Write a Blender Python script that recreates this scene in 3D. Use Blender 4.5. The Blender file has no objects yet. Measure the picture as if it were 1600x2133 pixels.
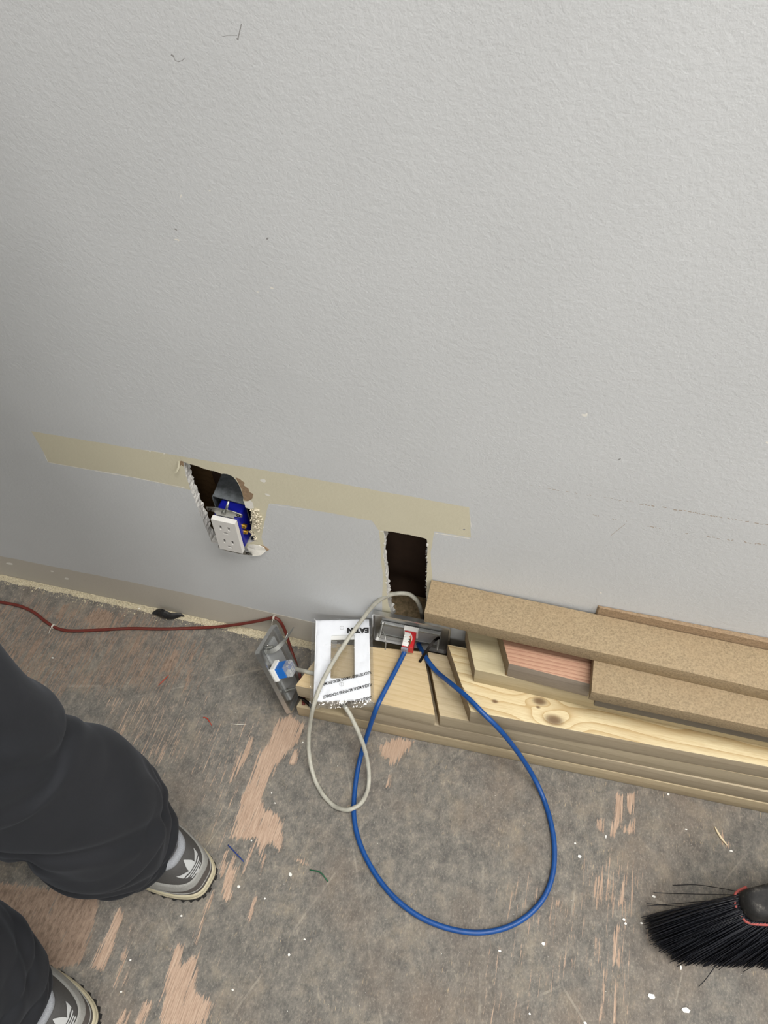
import bpy, bmesh, math, random
import numpy as np
from mathutils import Vector, Matrix, noise as mnoise
from mathutils.geometry import delaunay_2d_cdt

random.seed(7)
rng = np.random.default_rng(11)
SC = bpy.context.scene
COL = SC.collection
PI = math.pi

# ------------------------------------------------------------------ camera
# world: back wall is the plane y=0 (room on -y), floor z=0, x to the right, metres
RM = [[0.9661663099872189, 0.17184817087326779, -0.19233010064260198],
      [0.25506316011963415, -0.7472904614687079, 0.613595754994827],
      [-0.038281141512070335, -0.6418918696832028, -0.765839005169582]]
CC = Vector((0.2, -0.5502966402961402, 1.0507045938976762))
FPX = 1550.609
cam_d = bpy.data.cameras.new('camera'); cam = bpy.data.objects.new('camera', cam_d); COL.objects.link(cam)
M = Matrix(((RM[0][0], -RM[0][1], -RM[0][2], CC.x), (RM[1][0], -RM[1][1], -RM[1][2], CC.y),
            (RM[2][0], -RM[2][1], -RM[2][2], CC.z), (0, 0, 0, 1)))
cam.matrix_world = M
cam_d.sensor_fit = 'VERTICAL'; cam_d.sensor_height = 36.0; cam_d.lens = FPX / 2133 * 36.0
cam_d.clip_start = 0.02; cam_d.clip_end = 50
SC.camera = cam

# ------------------------------------------------------------------ world, exposure
wd = bpy.data.worlds.new('world'); SC.world = wd; wd.use_nodes = True
wd.node_tree.nodes['Background'].inputs[0].default_value = (0.55, 0.57, 0.60, 1)
wd.node_tree.nodes['Background'].inputs[1].default_value = 0.05
SC.view_settings.view_transform = 'Standard'; SC.view_settings.look = 'None'
SC.view_settings.gamma = 1.0; SC.view_settings.use_curve_mapping = False
SC.view_settings.exposure = 0.0
LIGHT_W = 34.0        # watts per ceiling panel
PANELS = [(0.75, -0.66), (0.95, -2.4), (2.2, -0.66)]
ROOM = dict(x0=-2.3, x1=2.9, y0=-3.6, z1=2.55)

# ------------------------------------------------------------------ helpers
def ray(px, py):
    c = Vector(((px - 800) / FPX, (py - 1066.5) / FPX, 1.0))
    return Vector([sum(RM[i][j] * c[j] for j in range(3)) for i in range(3)])
def fl(px, py, z=0.0):
    r = ray(px, py); t = (z - CC.z) / r.z; return CC + r * t
def wl(px, py, y=0.0):
    r = ray(px, py); t = (y - CC.y) / r.y; return CC + r * t
def depth(p):
    d = Vector(p) - CC; return sum(RM[i][2] * d[i] for i in range(3))

def srgb(r, g, b):
    f = lambda v: (v / 255 / 12.92) if v / 255 <= 0.04045 else ((v / 255 + 0.055) / 1.055) ** 2.4
    return (f(r), f(g), f(b), 1)

def cdt(vs, fs):
    """constrained triangulation; every output face lists the input polygons that hold it"""
    out = []
    for f in fs:
        A = sum(vs[f[i]].x * vs[f[(i + 1) % len(f)]].y - vs[f[(i + 1) % len(f)]].x * vs[f[i]].y for i in range(len(f)))
        out.append(f if A > 0 else f[::-1])
    r = delaunay_2d_cdt(vs, [], out, 0, 1e-8); return r[0], r[2], r[5]

class NT:
    def __init__(s, name):
        s.m = bpy.data.materials.new(name); s.m.use_nodes = True
        s.t = s.m.node_tree; s.b = s.t.nodes['Principled BSDF']
    def n(s, typ, **kw):
        n = s.t.nodes.new(typ)
        for k, v in kw.items():
            if k.startswith('i_'):
                key = k[2:]; key = int(key) if key.isdigit() else key
                n.inputs[key].default_value = v
            else: setattr(n, k, v)
        return n
    def l(s, a, b): s.t.links.new(a, b)
    def coord(s, scale=(1, 1, 1), loc=(0, 0, 0), rot=(0, 0, 0)):
        tc = s.n('ShaderNodeTexCoord'); mp = s.n('ShaderNodeMapping')
        mp.inputs['Scale'].default_value = scale; mp.inputs['Location'].default_value = loc
        mp.inputs['Rotation'].default_value = rot
        s.l(tc.outputs['Object'], mp.inputs[0]); return mp.outputs[0]
    def noise(s, vec, scale, detail=4, rough=0.6, dist=0.0):
        n = s.n('ShaderNodeTexNoise'); n.inputs['Scale'].default_value = scale
        n.inputs['Detail'].default_value = detail; n.inputs['Roughness'].default_value = rough
        n.inputs['Distortion'].default_value = dist
        s.l(vec, n.inputs['Vector']); return n.outputs['Fac']
    def ramp(s, fac, stops):
        r = s.n('ShaderNodeValToRGB'); e = r.color_ramp.elements
        while len(e) < len(stops): e.new(0.5)
        for k, (p, c) in enumerate(stops):
            e[k].position = p; e[k].color = c if len(c) == 4 else (*c, 1)
        s.l(fac, r.inputs[0]); return r.outputs[0]
    def mix(s, fac, a, b, mode='MIX'):
        m = s.n('ShaderNodeMix', data_type='RGBA', blend_type=mode)
        for key, v in ((0, fac), (6, a), (7, b)):
            if isinstance(v, (int, float, tuple)): m.inputs[key].default_value = v
            else: s.l(v, m.inputs[key])
        return m.outputs[2]
    def math(s, op, a, b=None, c=None, clamp=False):
        m = s.n('ShaderNodeMath', operation=op, use_clamp=clamp)
        for k, v in enumerate((a, b, c)):
            if v is None: continue
            if isinstance(v, (int, float)): m.inputs[k].default_value = v
            else: s.l(v, m.inputs[k])
        return m.outputs[0]
    def out(s, color=None, rough=0.5, metal=0.0, bump=None, bstr=0.3, bdist=0.001, spec=None):
        if color is not None:
            if isinstance(color, tuple): s.b.inputs['Base Color'].default_value = color
            else: s.l(color, s.b.inputs['Base Color'])
        if isinstance(rough, (int, float)): s.b.inputs['Roughness'].default_value = rough
        else: s.l(rough, s.b.inputs['Roughness'])
        s.b.inputs['Metallic'].default_value = metal
        if spec is not None: s.b.inputs['Specular IOR Level'].default_value = spec
        if bump is not None:
            bn = s.n('ShaderNodeBump'); bn.inputs['Strength'].default_value = bstr
            bn.inputs['Distance'].default_value = bdist
            s.l(bump, bn.inputs['Height']); s.l(bn.outputs[0], s.b.inputs['Normal'])
        return s.m

def plain(name, col, rough=0.5, metal=0.0, var=0.08, scale=60, bstr=0.0, spec=None):
    t = NT(name); v = t.coord(); nz = t.noise(v, scale, 5)
    a = tuple(max(0, c * (1 - var)) for c in col[:3]) + (1,)
    b = tuple(min(1, c * (1 + var)) for c in col[:3]) + (1,)
    return t.out(t.ramp(nz, [(0.3, a), (0.7, b)]), rough, metal, nz if bstr else None, bstr, 0.0006, spec)

MAT = {}
def paint_mat(name, col, bstr):
    t = NT(name); v = t.coord()
    n1 = t.noise(v, 190, 3, 0.55, 0.2); n2 = t.noise(v, 600, 2, 0.5); n3 = t.noise(v, 5, 3)
    h = t.math('ADD', n1, t.math('MULTIPLY', n2, 0.35))
    a = tuple(c * 0.965 for c in col[:3]) + (1,); b = tuple(min(1, c * 1.03) for c in col[:3]) + (1,)
    return t.out(t.ramp(n3, [(0.3, a), (0.7, b)]), 0.62, 0, h, bstr, 0.0011, 0.35)
MAT['paint'] = paint_mat('grey_wall_paint', srgb(207, 209, 210), 0.32)
MAT['beige'] = paint_mat('old_beige_paint', srgb(214, 208, 184), 0.25)
MAT['beige_low'] = paint_mat('old_beige_paint_low', srgb(198, 192, 180), 0.32)
MAT['chip'] = plain('bare_white_filler', srgb(236, 233, 224), 0.8, 0, 0.05, 300)
MAT['gypsum'] = plain('gypsum', srgb(205, 203, 198), 0.9, 0, 0.22, 500, 0.8)
MAT['gypsum_c'] = plain('crumbled_gypsum', srgb(222, 213, 190), 0.9, 0, 0.25, 700, 0.9)
MAT['kraft'] = plain('torn_kraft_paper', srgb(150, 126, 100), 0.9, 0, 0.25, 300, 0.4)
MAT['scuff'] = plain('pencil_scuff', srgb(150, 149, 148), 0.8, 0, 0.2, 600)
MAT['dash'] = plain('brown_scuff', srgb(172, 160, 148), 0.8, 0, 0.12, 900)
MAT['white_paint'] = plain('white_room_paint', srgb(222, 222, 220), 0.7, 0, 0.03, 8)
MAT['ceil'] = plain('ceiling_white', srgb(232, 232, 229), 0.85, 0, 0.03, 60)

def link(o, parent=None):
    COL.objects.link(o)
    if parent is not None: o.parent = parent
    return o
def tag(o, label=None, cat=None, group=None, kind=None):
    if label: o['label'] = label
    if cat: o['category'] = cat
    if group: o['group'] = group
    if kind: o['kind'] = kind
    return o
def empty(name, loc=(0, 0, 0), rot=(0, 0, 0)):
    o = bpy.data.objects.new(name, None); o.empty_display_size = 0.02
    o.location = loc; o.rotation_euler = rot; return link(o)
def mesh_obj(name, verts, faces, mat, parent=None, smooth=False, mats=None, fmat=None, origin=None):
    """verts in the parent's space (or world); origin moves the object's origin without moving the shape"""
    me = bpy.data.meshes.new(name)
    off = Vector(origin) if origin is not None else Vector((0, 0, 0))
    me.from_pydata([tuple(Vector(v) - off) for v in verts], [], faces)
    for m in (mats or [mat]): me.materials.append(m)
    if fmat is not None: me.polygons.foreach_set('material_index', fmat)
    if smooth: me.polygons.foreach_set('use_smooth', [True] * len(me.polygons))
    me.update()
    o = bpy.data.objects.new(name, me); o.location = off
    return link(o, parent)
def bm_obj(name, bm, mat, parent=None, smooth=False, origin=None, autosmooth=None):
    me = bpy.data.meshes.new(name)
    if origin is not None: bmesh.ops.translate(bm, vec=-Vector(origin), verts=bm.verts)
    bmesh.ops.recalc_face_normals(bm, faces=bm.faces)
    bm.to_mesh(me); bm.free(); me.materials.append(mat)
    if smooth: me.polygons.foreach_set('use_smooth', [True] * len(me.polygons))
    o = bpy.data.objects.new(name, me)
    if origin is not None: o.location = origin
    return link(o, parent)

class MB:
    def __init__(s): s.v = []; s.f = []
    def add(s, v, f):
        k = len(s.v); s.v += [Vector(q) for q in v]; s.f += [tuple(i + k for i in q) for q in f]
    def box(s, c, d, rot=None):
        c = Vector(c); h = Vector(d) / 2; q = []
        for x in (-1, 1):
            for y in (-1, 1):
                for z in (-1, 1):
                    p = Vector((x * h.x, y * h.y, z * h.z)); p = rot @ p if rot else p; q.append(c + p)
        s.add(q, [(0, 1, 3, 2), (4, 6, 7, 5), (0, 4, 5, 1), (2, 3, 7, 6), (0, 2, 6, 4), (1, 5, 7, 3)])
    def prism(s, poly, z0, z1):
        n = len(poly)
        s.add([(x, y, z0) for x, y in poly] + [(x, y, z1) for x, y in poly],
              [tuple(range(n - 1, -1, -1)), tuple(range(n, 2 * n))] + [(i, (i + 1) % n, n + (i + 1) % n, n + i) for i in range(n)])
    def tube(s, pts, r, n=10, cap=True, section=None):
        pts = [Vector(p) for p in pts]; m = len(pts)
        rr = r if isinstance(r, (list, tuple)) else [r] * m
        prev = None; base = len(s.v)
        for i, p in enumerate(pts):
            t = (pts[min(i + 1, m - 1)] - pts[max(i - 1, 0)]).normalized()
            if prev is None:
                a = Vector((0, 0, 1)) if abs(t.z) < 0.9 else Vector((1, 0, 0))
                u = t.cross(a).normalized()
            else:
                u = (prev - t * prev.dot(t)).normalized()
            prev = u; w = t.cross(u)
            for k in range(n):
                a = 2 * PI * k / n
                q = section(a) if section else 1.0
                s.v.append(p + (u * math.cos(a) + w * math.sin(a)) * rr[i] * q)
        for i in range(m - 1):
            for k in range(n):
                a = base + i * n + k; b = base + i * n + (k + 1) % n
                s.f.append((a, b, b + n, a + n))
        if cap:
            s.f.append(tuple(base + k for k in range(n))[::-1]); e = base + (m - 1) * n
            s.f.append(tuple(e + k for k in range(n)))
    def cyl(s, a, b, r, n=16, r2=None):
        s.tube([a, b], [r, r if r2 is None else r2], n)
    def build(s, name, mat, parent=None, smooth=False, origin=None, bevel=0, seg=2):
        o = mesh_obj(name, s.v, s.f, mat, parent, smooth, origin=origin)
        if bevel:
            md = o.modifiers.new('bevel', 'BEVEL'); md.width = bevel; md.segments = seg
            md.limit_method = 'ANGLE'; md.angle_limit = 0.6
        return o

def catmull(pts, per=10):
    P = [Vector(p) for p in pts]; P = [2 * P[0] - P[1]] + P + [2 * P[-1] - P[-2]]; out = []
    for i in range(1, len(P) - 2):
        for k in range(per):
            t = k / per
            a, b, c, d = P[i - 1], P[i], P[i + 1], P[i + 2]
            out.append(0.5 * ((2 * b) + (c - a) * t + (2 * a - 5 * b + 4 * c - d) * t * t + (3 * b - a - 3 * c + d) * t ** 3))
    out.append(P[-2]); return out
def lerp_list(L, t):
    x = t * (len(L) - 1); i = min(int(x), len(L) - 2); f = x - i
    return L[i] * (1 - f) + L[i + 1] * f
def smooth_mod(o, lv=1):
    m = o.modifiers.new('subd', 'SUBSURF'); m.levels = lv; m.render_levels = lv; return o
def fit(o, ang=40):
    # shade smooth with sharp creases
    me = o.data; me.polygons.foreach_set('use_smooth', [True] * len(me.polygons))
    me.set_sharp_from_angle(angle=math.radians(ang)); return o

# ================================================================== SETTING
X0, X1, Y0, Z1 = ROOM['x0'], ROOM['x1'], ROOM['y0'], ROOM['z1']

def zpx(ox, oy, s, pts): return [(ox + x / s, oy + y / s) for x, y in pts]
def jag(poly, step, amp, seed, closed=True):
    """resample a polyline and roughen it"""
    r = random.Random(seed); out = []
    n = len(poly); rngn = n if closed else n - 1
    for i in range(rngn):
        a = Vector(poly[i]); b = Vector(poly[(i + 1) % n]); L = (b - a).length
        k = max(1, int(L / step))
        for j in range(k):
            p = a.lerp(b, j / k)
            if j or True: p = p + Vector((r.uniform(-amp, amp), r.uniform(-amp, amp)))
            out.append((p.x, p.y))
    if not closed: out.append(tuple(poly[-1]))
    return out
def wpoly(px): return [(p.x, p.z) for p in (wl(*q) for q in px)]

hole1_px = zpx(340, 920, 5.714, [(243, 240), (300, 262), (370, 280), (440, 305), (520, 330), (600, 350), (690, 380), (760, 385),
    (830, 415), (865, 450), (895, 500), (925, 560), (945, 640), (955, 700), (975, 785), (1035, 805), (1045, 860), (1060, 960), (1045, 1040),
    (1080, 1090), (1105, 1150), (1060, 1195), (990, 1205), (800, 1215), (640, 1210), (575, 1195), (530, 1080), (490, 980), (440, 860), (390, 730), (330, 580), (270, 400), (243, 300)])
hole2_px = zpx(740, 1080, 5.714, [(335, 150), (400, 152), (480, 165), (560, 180), (680, 205), (760, 215), (830, 235), (855, 258), (862, 330), (850, 450), (858, 530),
    (852, 640), (848, 720), (846, 800), (852, 900), (852, 960), (850, 1200), (845, 1500), (480, 1500), (450, 1300), (430, 1130), (395, 1000), (375, 850), (365, 700), (350, 520), (335, 450), (345, 300)])
HOLE1 = jag(wpoly(hole1_px), 0.004, 0.0006, 1)
HOLE2 = jag(wpoly(hole2_px), 0.004, 0.0007, 2)
strip_px = [(65, 898), (300, 937.5), (640, 995), (978, 1057), (981, 1120), (905, 1107), (897, 1150), (901, 1210), (893, 1300), (895, 1380), (795, 1370), (796, 1270), (797, 1200), (792, 1130), (790, 1106), (775, 1085),
            (700, 1071), (600, 1053), (560, 1048), (552, 1082), (545, 1120), (551, 1142), (520, 1150), (500, 1120), (450, 1060), (405, 1022), (380, 1017), (250, 988), (100, 963), (92, 945)]
STRIP = jag(wpoly(strip_px), 0.012, 0.0004, 3)
def line_sliver(a, b, w, seed):
    a = Vector(a); b = Vector(b); d = (b - a).normalized(); nrm = Vector((-d.y, d.x)); r = random.Random(seed)
    n = max(2, int((b - a).length / 5)); top = []; bot = []
    for i in range(n + 1):
        p = a.lerp(b, i / n); q = w * r.uniform(0.3, 1.0) * (0.25 if i in (0, n) else 1)
        top.append(tuple(p + nrm * q * 0.5)); bot.append(tuple(p - nrm * q * 0.5))
    return top + bot[::-1]
def ell(cx, cy, a, b, ang=0, n=10, seed=0, rough=0.2):
    r = random.Random(seed); out = []
    for k in range(n):
        t = 2 * PI * k / n; q = 1 + r.uniform(-rough, rough)
        x, y = a * math.cos(t) * q, b * math.sin(t) * q
        out.append((cx + x * math.cos(ang) - y * math.sin(ang), cy + x * math.sin(ang) + y * math.cos(ang)))
    return out
regions = []      # (polygon in wall metres, material key), later ones win
BANDZ = [(x, float(np.interp(x, [-0.70, -0.655, -0.517, -0.385, -0.30, -0.2137, -0.169, -0.123, -0.0925], [0.066, 0.0655, 0.068, 0.0705, 0.072, 0.0684, 0.0667, 0.0656, 0.0644])) + 0.0006 * math.sin(x * 90)) for x in np.arange(X0, X1 + 0.001, 0.03)]
regions.append(([(X0, 0.0), (X1, 0.0)] + BANDZ[::-1], 'beige_low'))
regions.append((STRIP, 'beige'))
def reg(px, key): regions.append((wpoly(px), key))
# brown torn paper right of the first hole, cream bare patch, left torn corner
reg(zpx(340, 920, 5.714, [(860, 425), (905, 440), (970, 490), (960, 520), (1015, 560), (1030, 600), (1075, 625), (1060, 680), (1010, 710), (960, 700), (948, 640), (928, 560), (898, 500)]), 'kraft')
reg(zpx(340, 920, 5.714, [(965, 715), (1040, 700), (1070, 730), (1080, 790), (1035, 802), (975, 782)]), 'chip')
reg(zpx(340, 920, 5.714, [(180, 235), (215, 228), (245, 238), (243, 300), (215, 275), (190, 300)]), 'kraft')
reg(zpx(340, 920, 5.714, [(1150, 455), (1200, 440), (1228, 470), (1205, 488), (1165, 475)]), 'chip')
reg(zpx(340, 920, 5.714, [(1210, 615), (1245, 620), (1282, 648), (1250, 650), (1215, 632)]), 'chip')
# paint ridges along the bare strip
for k, (a, b, w) in enumerate([((100, 963), (195, 980), 1.6), ((195, 980), (270, 993), 2.6), ((270, 993), (385, 1016), 2.0), ((345, 944), (300, 937), 0.9), ((560, 1050), (640, 1062), 0.9),
        ((905, 1110), (980, 1122), 2.2), ((92, 945), (100, 963), 2.2), ((979, 1072), (982, 1100), 1.2), ((506, 1263), (562, 1276), 1.5), ((562, 1276), (659, 1298), 1.6), ((790, 1106), (806, 1107), 2.0)]):
    regions.append((wpoly(line_sliver(a, b, w, 50 + k)), 'chip'))
# chips and dents
for k, (x, y, a, b) in enumerate([(1217, 865, 6, 2.6), (1222, 863, 2.5, 2), (1598, 922, 2.5, 2.5), (368, 499, 5, 2), (372, 501, 2.2, 1.8), (437, 397, 2, 1.6), (566, 600, 4, 1.6), (537, 608, 2.6, 1.2), (312, 940, 2.2, 1.5), (342, 945, 2, 1.3),
        (1252, 1235, 2, 1.5), (377, 408, 1.5, 4), (108, 1190, 4, 1.6), (139, 1205, 5, 2.2), (20, 1174, 8, 2.0)]):
    reg(ell(x, y, a, b, 0.2, 8, k), 'chip')
for k, (x, y, a, b, g) in enumerate([(366, 478, 4, 1.6, 0.6), (557, 497, 3, 2.4, 0), (360, 116, 4.5, 2.2, 0.5), (495, 81, 3, 2, 0), (967, 1103, 2.4, 1.4, 0), (1290, 957, 4, 1.2, -0.5)]):
    reg(ell(x, y, a, b, g, 8, 30 + k), 'scuff')
def stroke(pts, w, key):
    pts = [Vector(p) for p in pts]; top = []; bot = []
    for i, p in enumerate(pts):
        d = (pts[min(i + 1, len(pts) - 1)] - pts[max(i - 1, 0)]).normalized(); nrm = Vector((-d.y, d.x))
        top.append(tuple(p + nrm * w / 2)); bot.append(tuple(p - nrm * w / 2))
    reg(top + bot[::-1], key)
stroke([(361, 118), (365, 126), (372, 129), (380, 126), (384, 121)], 1.6, 'scuff')
stroke([(503, 50), (500, 62), (496, 80)], 2.4, 'scuff')
stroke([(463, 76), (476, 74), (494, 74)], 1.0, 'scuff')
rr = random.Random(4)
for (a, b, dens, w0) in [((1105, 1011), (1350, 1052), 0.55, 1.4), ((1350, 1052), (1603, 1094), 0.85, 2.2), ((1235, 1072), (1420, 1110), 0.5, 2.0), ((1420, 1110), (1603, 1137), 0.5, 2.0)]:
    a = Vector(a); b = Vector(b); L = (b - a).length; s = 0
    while s < L:
        ln = rr.uniform(2, 9)
        if rr.random() < dens:
            p = a.lerp(b, s / L) + Vector((0, rr.uniform(-1.2, 1.2))); q = a.lerp(b, min(1, (s + ln) / L)) + Vector((0, rr.uniform(-1.2, 1.2)))
            stroke([p, q], w0 * rr.uniform(0.4, 0.9), 'dash')
        s += ln + rr.uniform(1, 4)
stroke([(1272, 1116), (1302, 1092)], 0.8, 'dash')

keys = ['paint', 'beige', 'beige_low', 'chip', 'gypsum', 'kraft', 'scuff', 'dash']
def build_wall():
    vs = []; fs = []
    def addpoly(poly):
        k = len(vs); vs.extend(Vector(p) for p in poly); fs.append(list(range(k, k + len(poly))))
    addpoly([(X0, 0.0), (X1, 0.0), (X1, Z1), (X0, Z1)])
    addpoly(HOLE1); addpoly(HOLE2)
    for p, k in regions: addpoly(p)
    ov, of, orf = cdt(vs, fs)
    verts = [(v.x, 0.0, v.y) for v in ov]; faces = []; fm = []
    for f, o in zip(of, orf):
        o = set(o)
        if 0 not in o or 1 in o or 2 in o: continue
        r = [i for i in o if i > 2]
        key = regions[max(r) - 3][1] if r else 'paint'
        a, b, c = (Vector(verts[i]) for i in f[:3])
        f = list(f)
        if (b - a).cross(c - a).y > 0: f = f[::-1]
        faces.append(f); fm.append(keys.index(key))
    # hole rims, 12 mm of plasterboard, crumbly
    for H, sd in ((HOLE1, 5), (HOLE2, 6)):
        r = random.Random(sd); n = len(H); base = len(verts)
        cx = sum(p[0] for p in H) / n; cz = sum(p[1] for p in H) / n
        L = 4
        for j in range(L):
            for (x, z) in H:
                am = 0.0 if j == 0 else (0.0009 if j < L - 1 else 0.0022)
                verts.append((x + r.uniform(-am, am), 0.0127 * j / (L - 1), z + r.uniform(-am, am)))
        for j in range(L - 1):
            for k in range(n):
                a = base + j * n + k; b = base + j * n + (k + 1) % n
                faces.append([a, b, b + n, a + n]); fm.append(keys.index('gypsum'))
    return mesh_obj('wall_back', verts, faces, None, mats=[MAT[k] for k in keys], fmat=fm)
wall = tag(build_wall(), kind='structure')

# cavity behind the board: far lining, studs, bottom plate
def wood_mat(name, light, mid, dark, seed=0, knots=(), bands=95.0, contrast=0.55, rough=0.62, along=0.05, redness=None, wob=1.0):
    t = NT(name); v0 = t.coord(loc=(seed * 1.37, seed * 0.71, seed * 0.33))
    raw = t.coord()
    sep = t.n('ShaderNodeSeparateXYZ'); t.l(v0, sep.inputs[0])
    warp = None; dk = None
    for (kx, ky, kz, s, amp, rad) in knots:
        d = t.n('ShaderNodeVectorMath', operation='DISTANCE'); sc = t.n('ShaderNodeVectorMath', operation='MULTIPLY')
        t.l(raw, sc.inputs[0]); sc.inputs[1].default_value = (0.6, 1, 1)
        t.l(sc.outputs[0], d.inputs[0]); d.inputs[1].default_value = (kx * 0.6, ky, kz)
        q = t.math('POWER', 2.718, t.math('MULTIPLY', t.math('POWER', t.math('DIVIDE', d.outputs['Value'], s), 2.0), -1.0))
        w = t.math('MULTIPLY', q, amp); warp = w if warp is None else t.math('ADD', warp, w)
        c = t.math('POWER', 2.718, t.math('MULTIPLY', t.math('POWER', t.math('DIVIDE', d.outputs['Value'], rad), 4.0), -1.0))
        dk = c if dk is None else t.math('MAXIMUM', dk, c)
    y = t.math('ADD', sep.outputs['Y'], t.math('MULTIPLY', sep.outputs['Z'], 0.8))
    y = t.math('ADD', y, t.math('MULTIPLY', t.noise(t.coord((1.2, 6, 6), (seed, 0, 0)), 4.0, 2), 0.035 * wob))
    if warp is not None: y = t.math('ADD', y, warp)
    ph = t.math('MULTIPLY', y, bands)
    saw = t.math('FRACT', ph)
    band = t.math('POWER', saw, 3.5)
    fine = t.noise(t.coord((along * 60, 60, 60), (0, seed, 0)), 14, 5, 0.65)
    blot = t.noise(t.coord((2, 6, 6), (seed * 3, 0, 0)), 3, 3)
    base = t.mix(t.math('MULTIPLY', band, contrast), light, mid)
    base = t.mix(t.math('MULTIPLY', t.math('SUBTRACT', fine, 0.42, clamp=True), 1.6, clamp=True), base, mid)
    base = t.mix(t.math('MULTIPLY', t.math('SUBTRACT', blot, 0.45, clamp=True), 1.2, clamp=True), base, redness or mid)
    if dk is not None: base = t.mix(t.math('MULTIPLY', dk, 0.85), base, dark)
    return t.out(base, rough, 0, fine, 0.25, 0.0008, 0.3)

MAT['stud'] = wood_mat('rough_framing', srgb(150, 120, 85), srgb(105, 80, 52), srgb(60, 44, 28), 3)
MAT['sill'] = plain('dusty_bottom_plate', srgb(196, 172, 134), 0.9, 0, 0.4, 160, 0.8)
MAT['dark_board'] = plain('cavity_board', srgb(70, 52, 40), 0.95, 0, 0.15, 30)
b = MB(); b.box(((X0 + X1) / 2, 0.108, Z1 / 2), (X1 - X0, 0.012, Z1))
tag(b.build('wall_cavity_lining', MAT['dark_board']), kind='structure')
b = MB(); b.box(((X0 + X1) / 2, 0.0575, 0.019), (X1 - X0, 0.087, 0.038))
tag(b.build('trim_bottom_plate', MAT['sill']), kind='structure')
b = MB(); b.box(((X0 + X1) / 2, 0.0575, Z1 - 0.02), (X1 - X0, 0.087, 0.038))
tag(b.build('trim_top_plate', MAT['stud']), kind='structure')
for k, sx in enumerate((-0.65, -0.285, 0.135, 0.53)):
    b = MB(); b.box((sx, 0.0575, Z1 / 2), (0.038, 0.087, Z1 - 0.08))
    tag(b.build('trim_stud_%d' % (k + 1), MAT['stud']), kind='structure')

# other sides of the room
for nm, c, d, m in (('wall_left', (X0 - 0.05, Y0 / 2, Z1 / 2), (0.1, -Y0 + 0.24, Z1), 'paint'), ('wall_right', (X1 + 0.05, Y0 / 2, Z1 / 2), (0.1, -Y0 + 0.24, Z1), 'paint'),
                    ('wall_front', ((X0 + X1) / 2, Y0 - 0.05, Z1 / 2), (X1 - X0 + 0.2, 0.1, Z1), 'paint'), ('ceiling', ((X0 + X1) / 2, Y0 / 2, Z1 + 0.05), (X1 - X0 + 0.2, -Y0 + 0.3, 0.1), 'ceil')):
    b = MB(); b.box(c, d); tag(b.build(nm, MAT[m]), kind='structure')

# ------------------------------------------------------------------ floor
def inpoly(P, X, Y):
    ins = np.zeros(X.shape, bool); n = len(P); j = n - 1
    for i in range(n):
        xi, yi = P[i]; xj, yj = P[j]
        c = ((yi > Y) != (yj > Y)) & (X < (xj - xi) * (Y - yi) / (yj - yi + 1e-12) + xi); ins ^= c; j = i
    return ins
def sdist(P, X, Y):
    D = np.full(X.shape, 9.0); n = len(P)
    for i in range(n):
        ax, ay = P[i]; bx, by = P[(i + 1) % n]; dx, dy = bx - ax, by - ay
        t = np.clip(((X - ax) * dx + (Y - ay) * dy) / (dx * dx + dy * dy + 1e-12), 0, 1)
        D = np.minimum(D, np.hypot(X - ax - t * dx, Y - ay - t * dy))
    return np.where(inpoly(P, X, Y), D, -D)
Z4 = lambda pts: zpx(400, 1480, 3.267, pts)
Z5 = lambda pts: zpx(0, 1850, 5.333, pts)
Z6 = lambda pts: zpx(1000, 1580, 2.667, pts)
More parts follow.
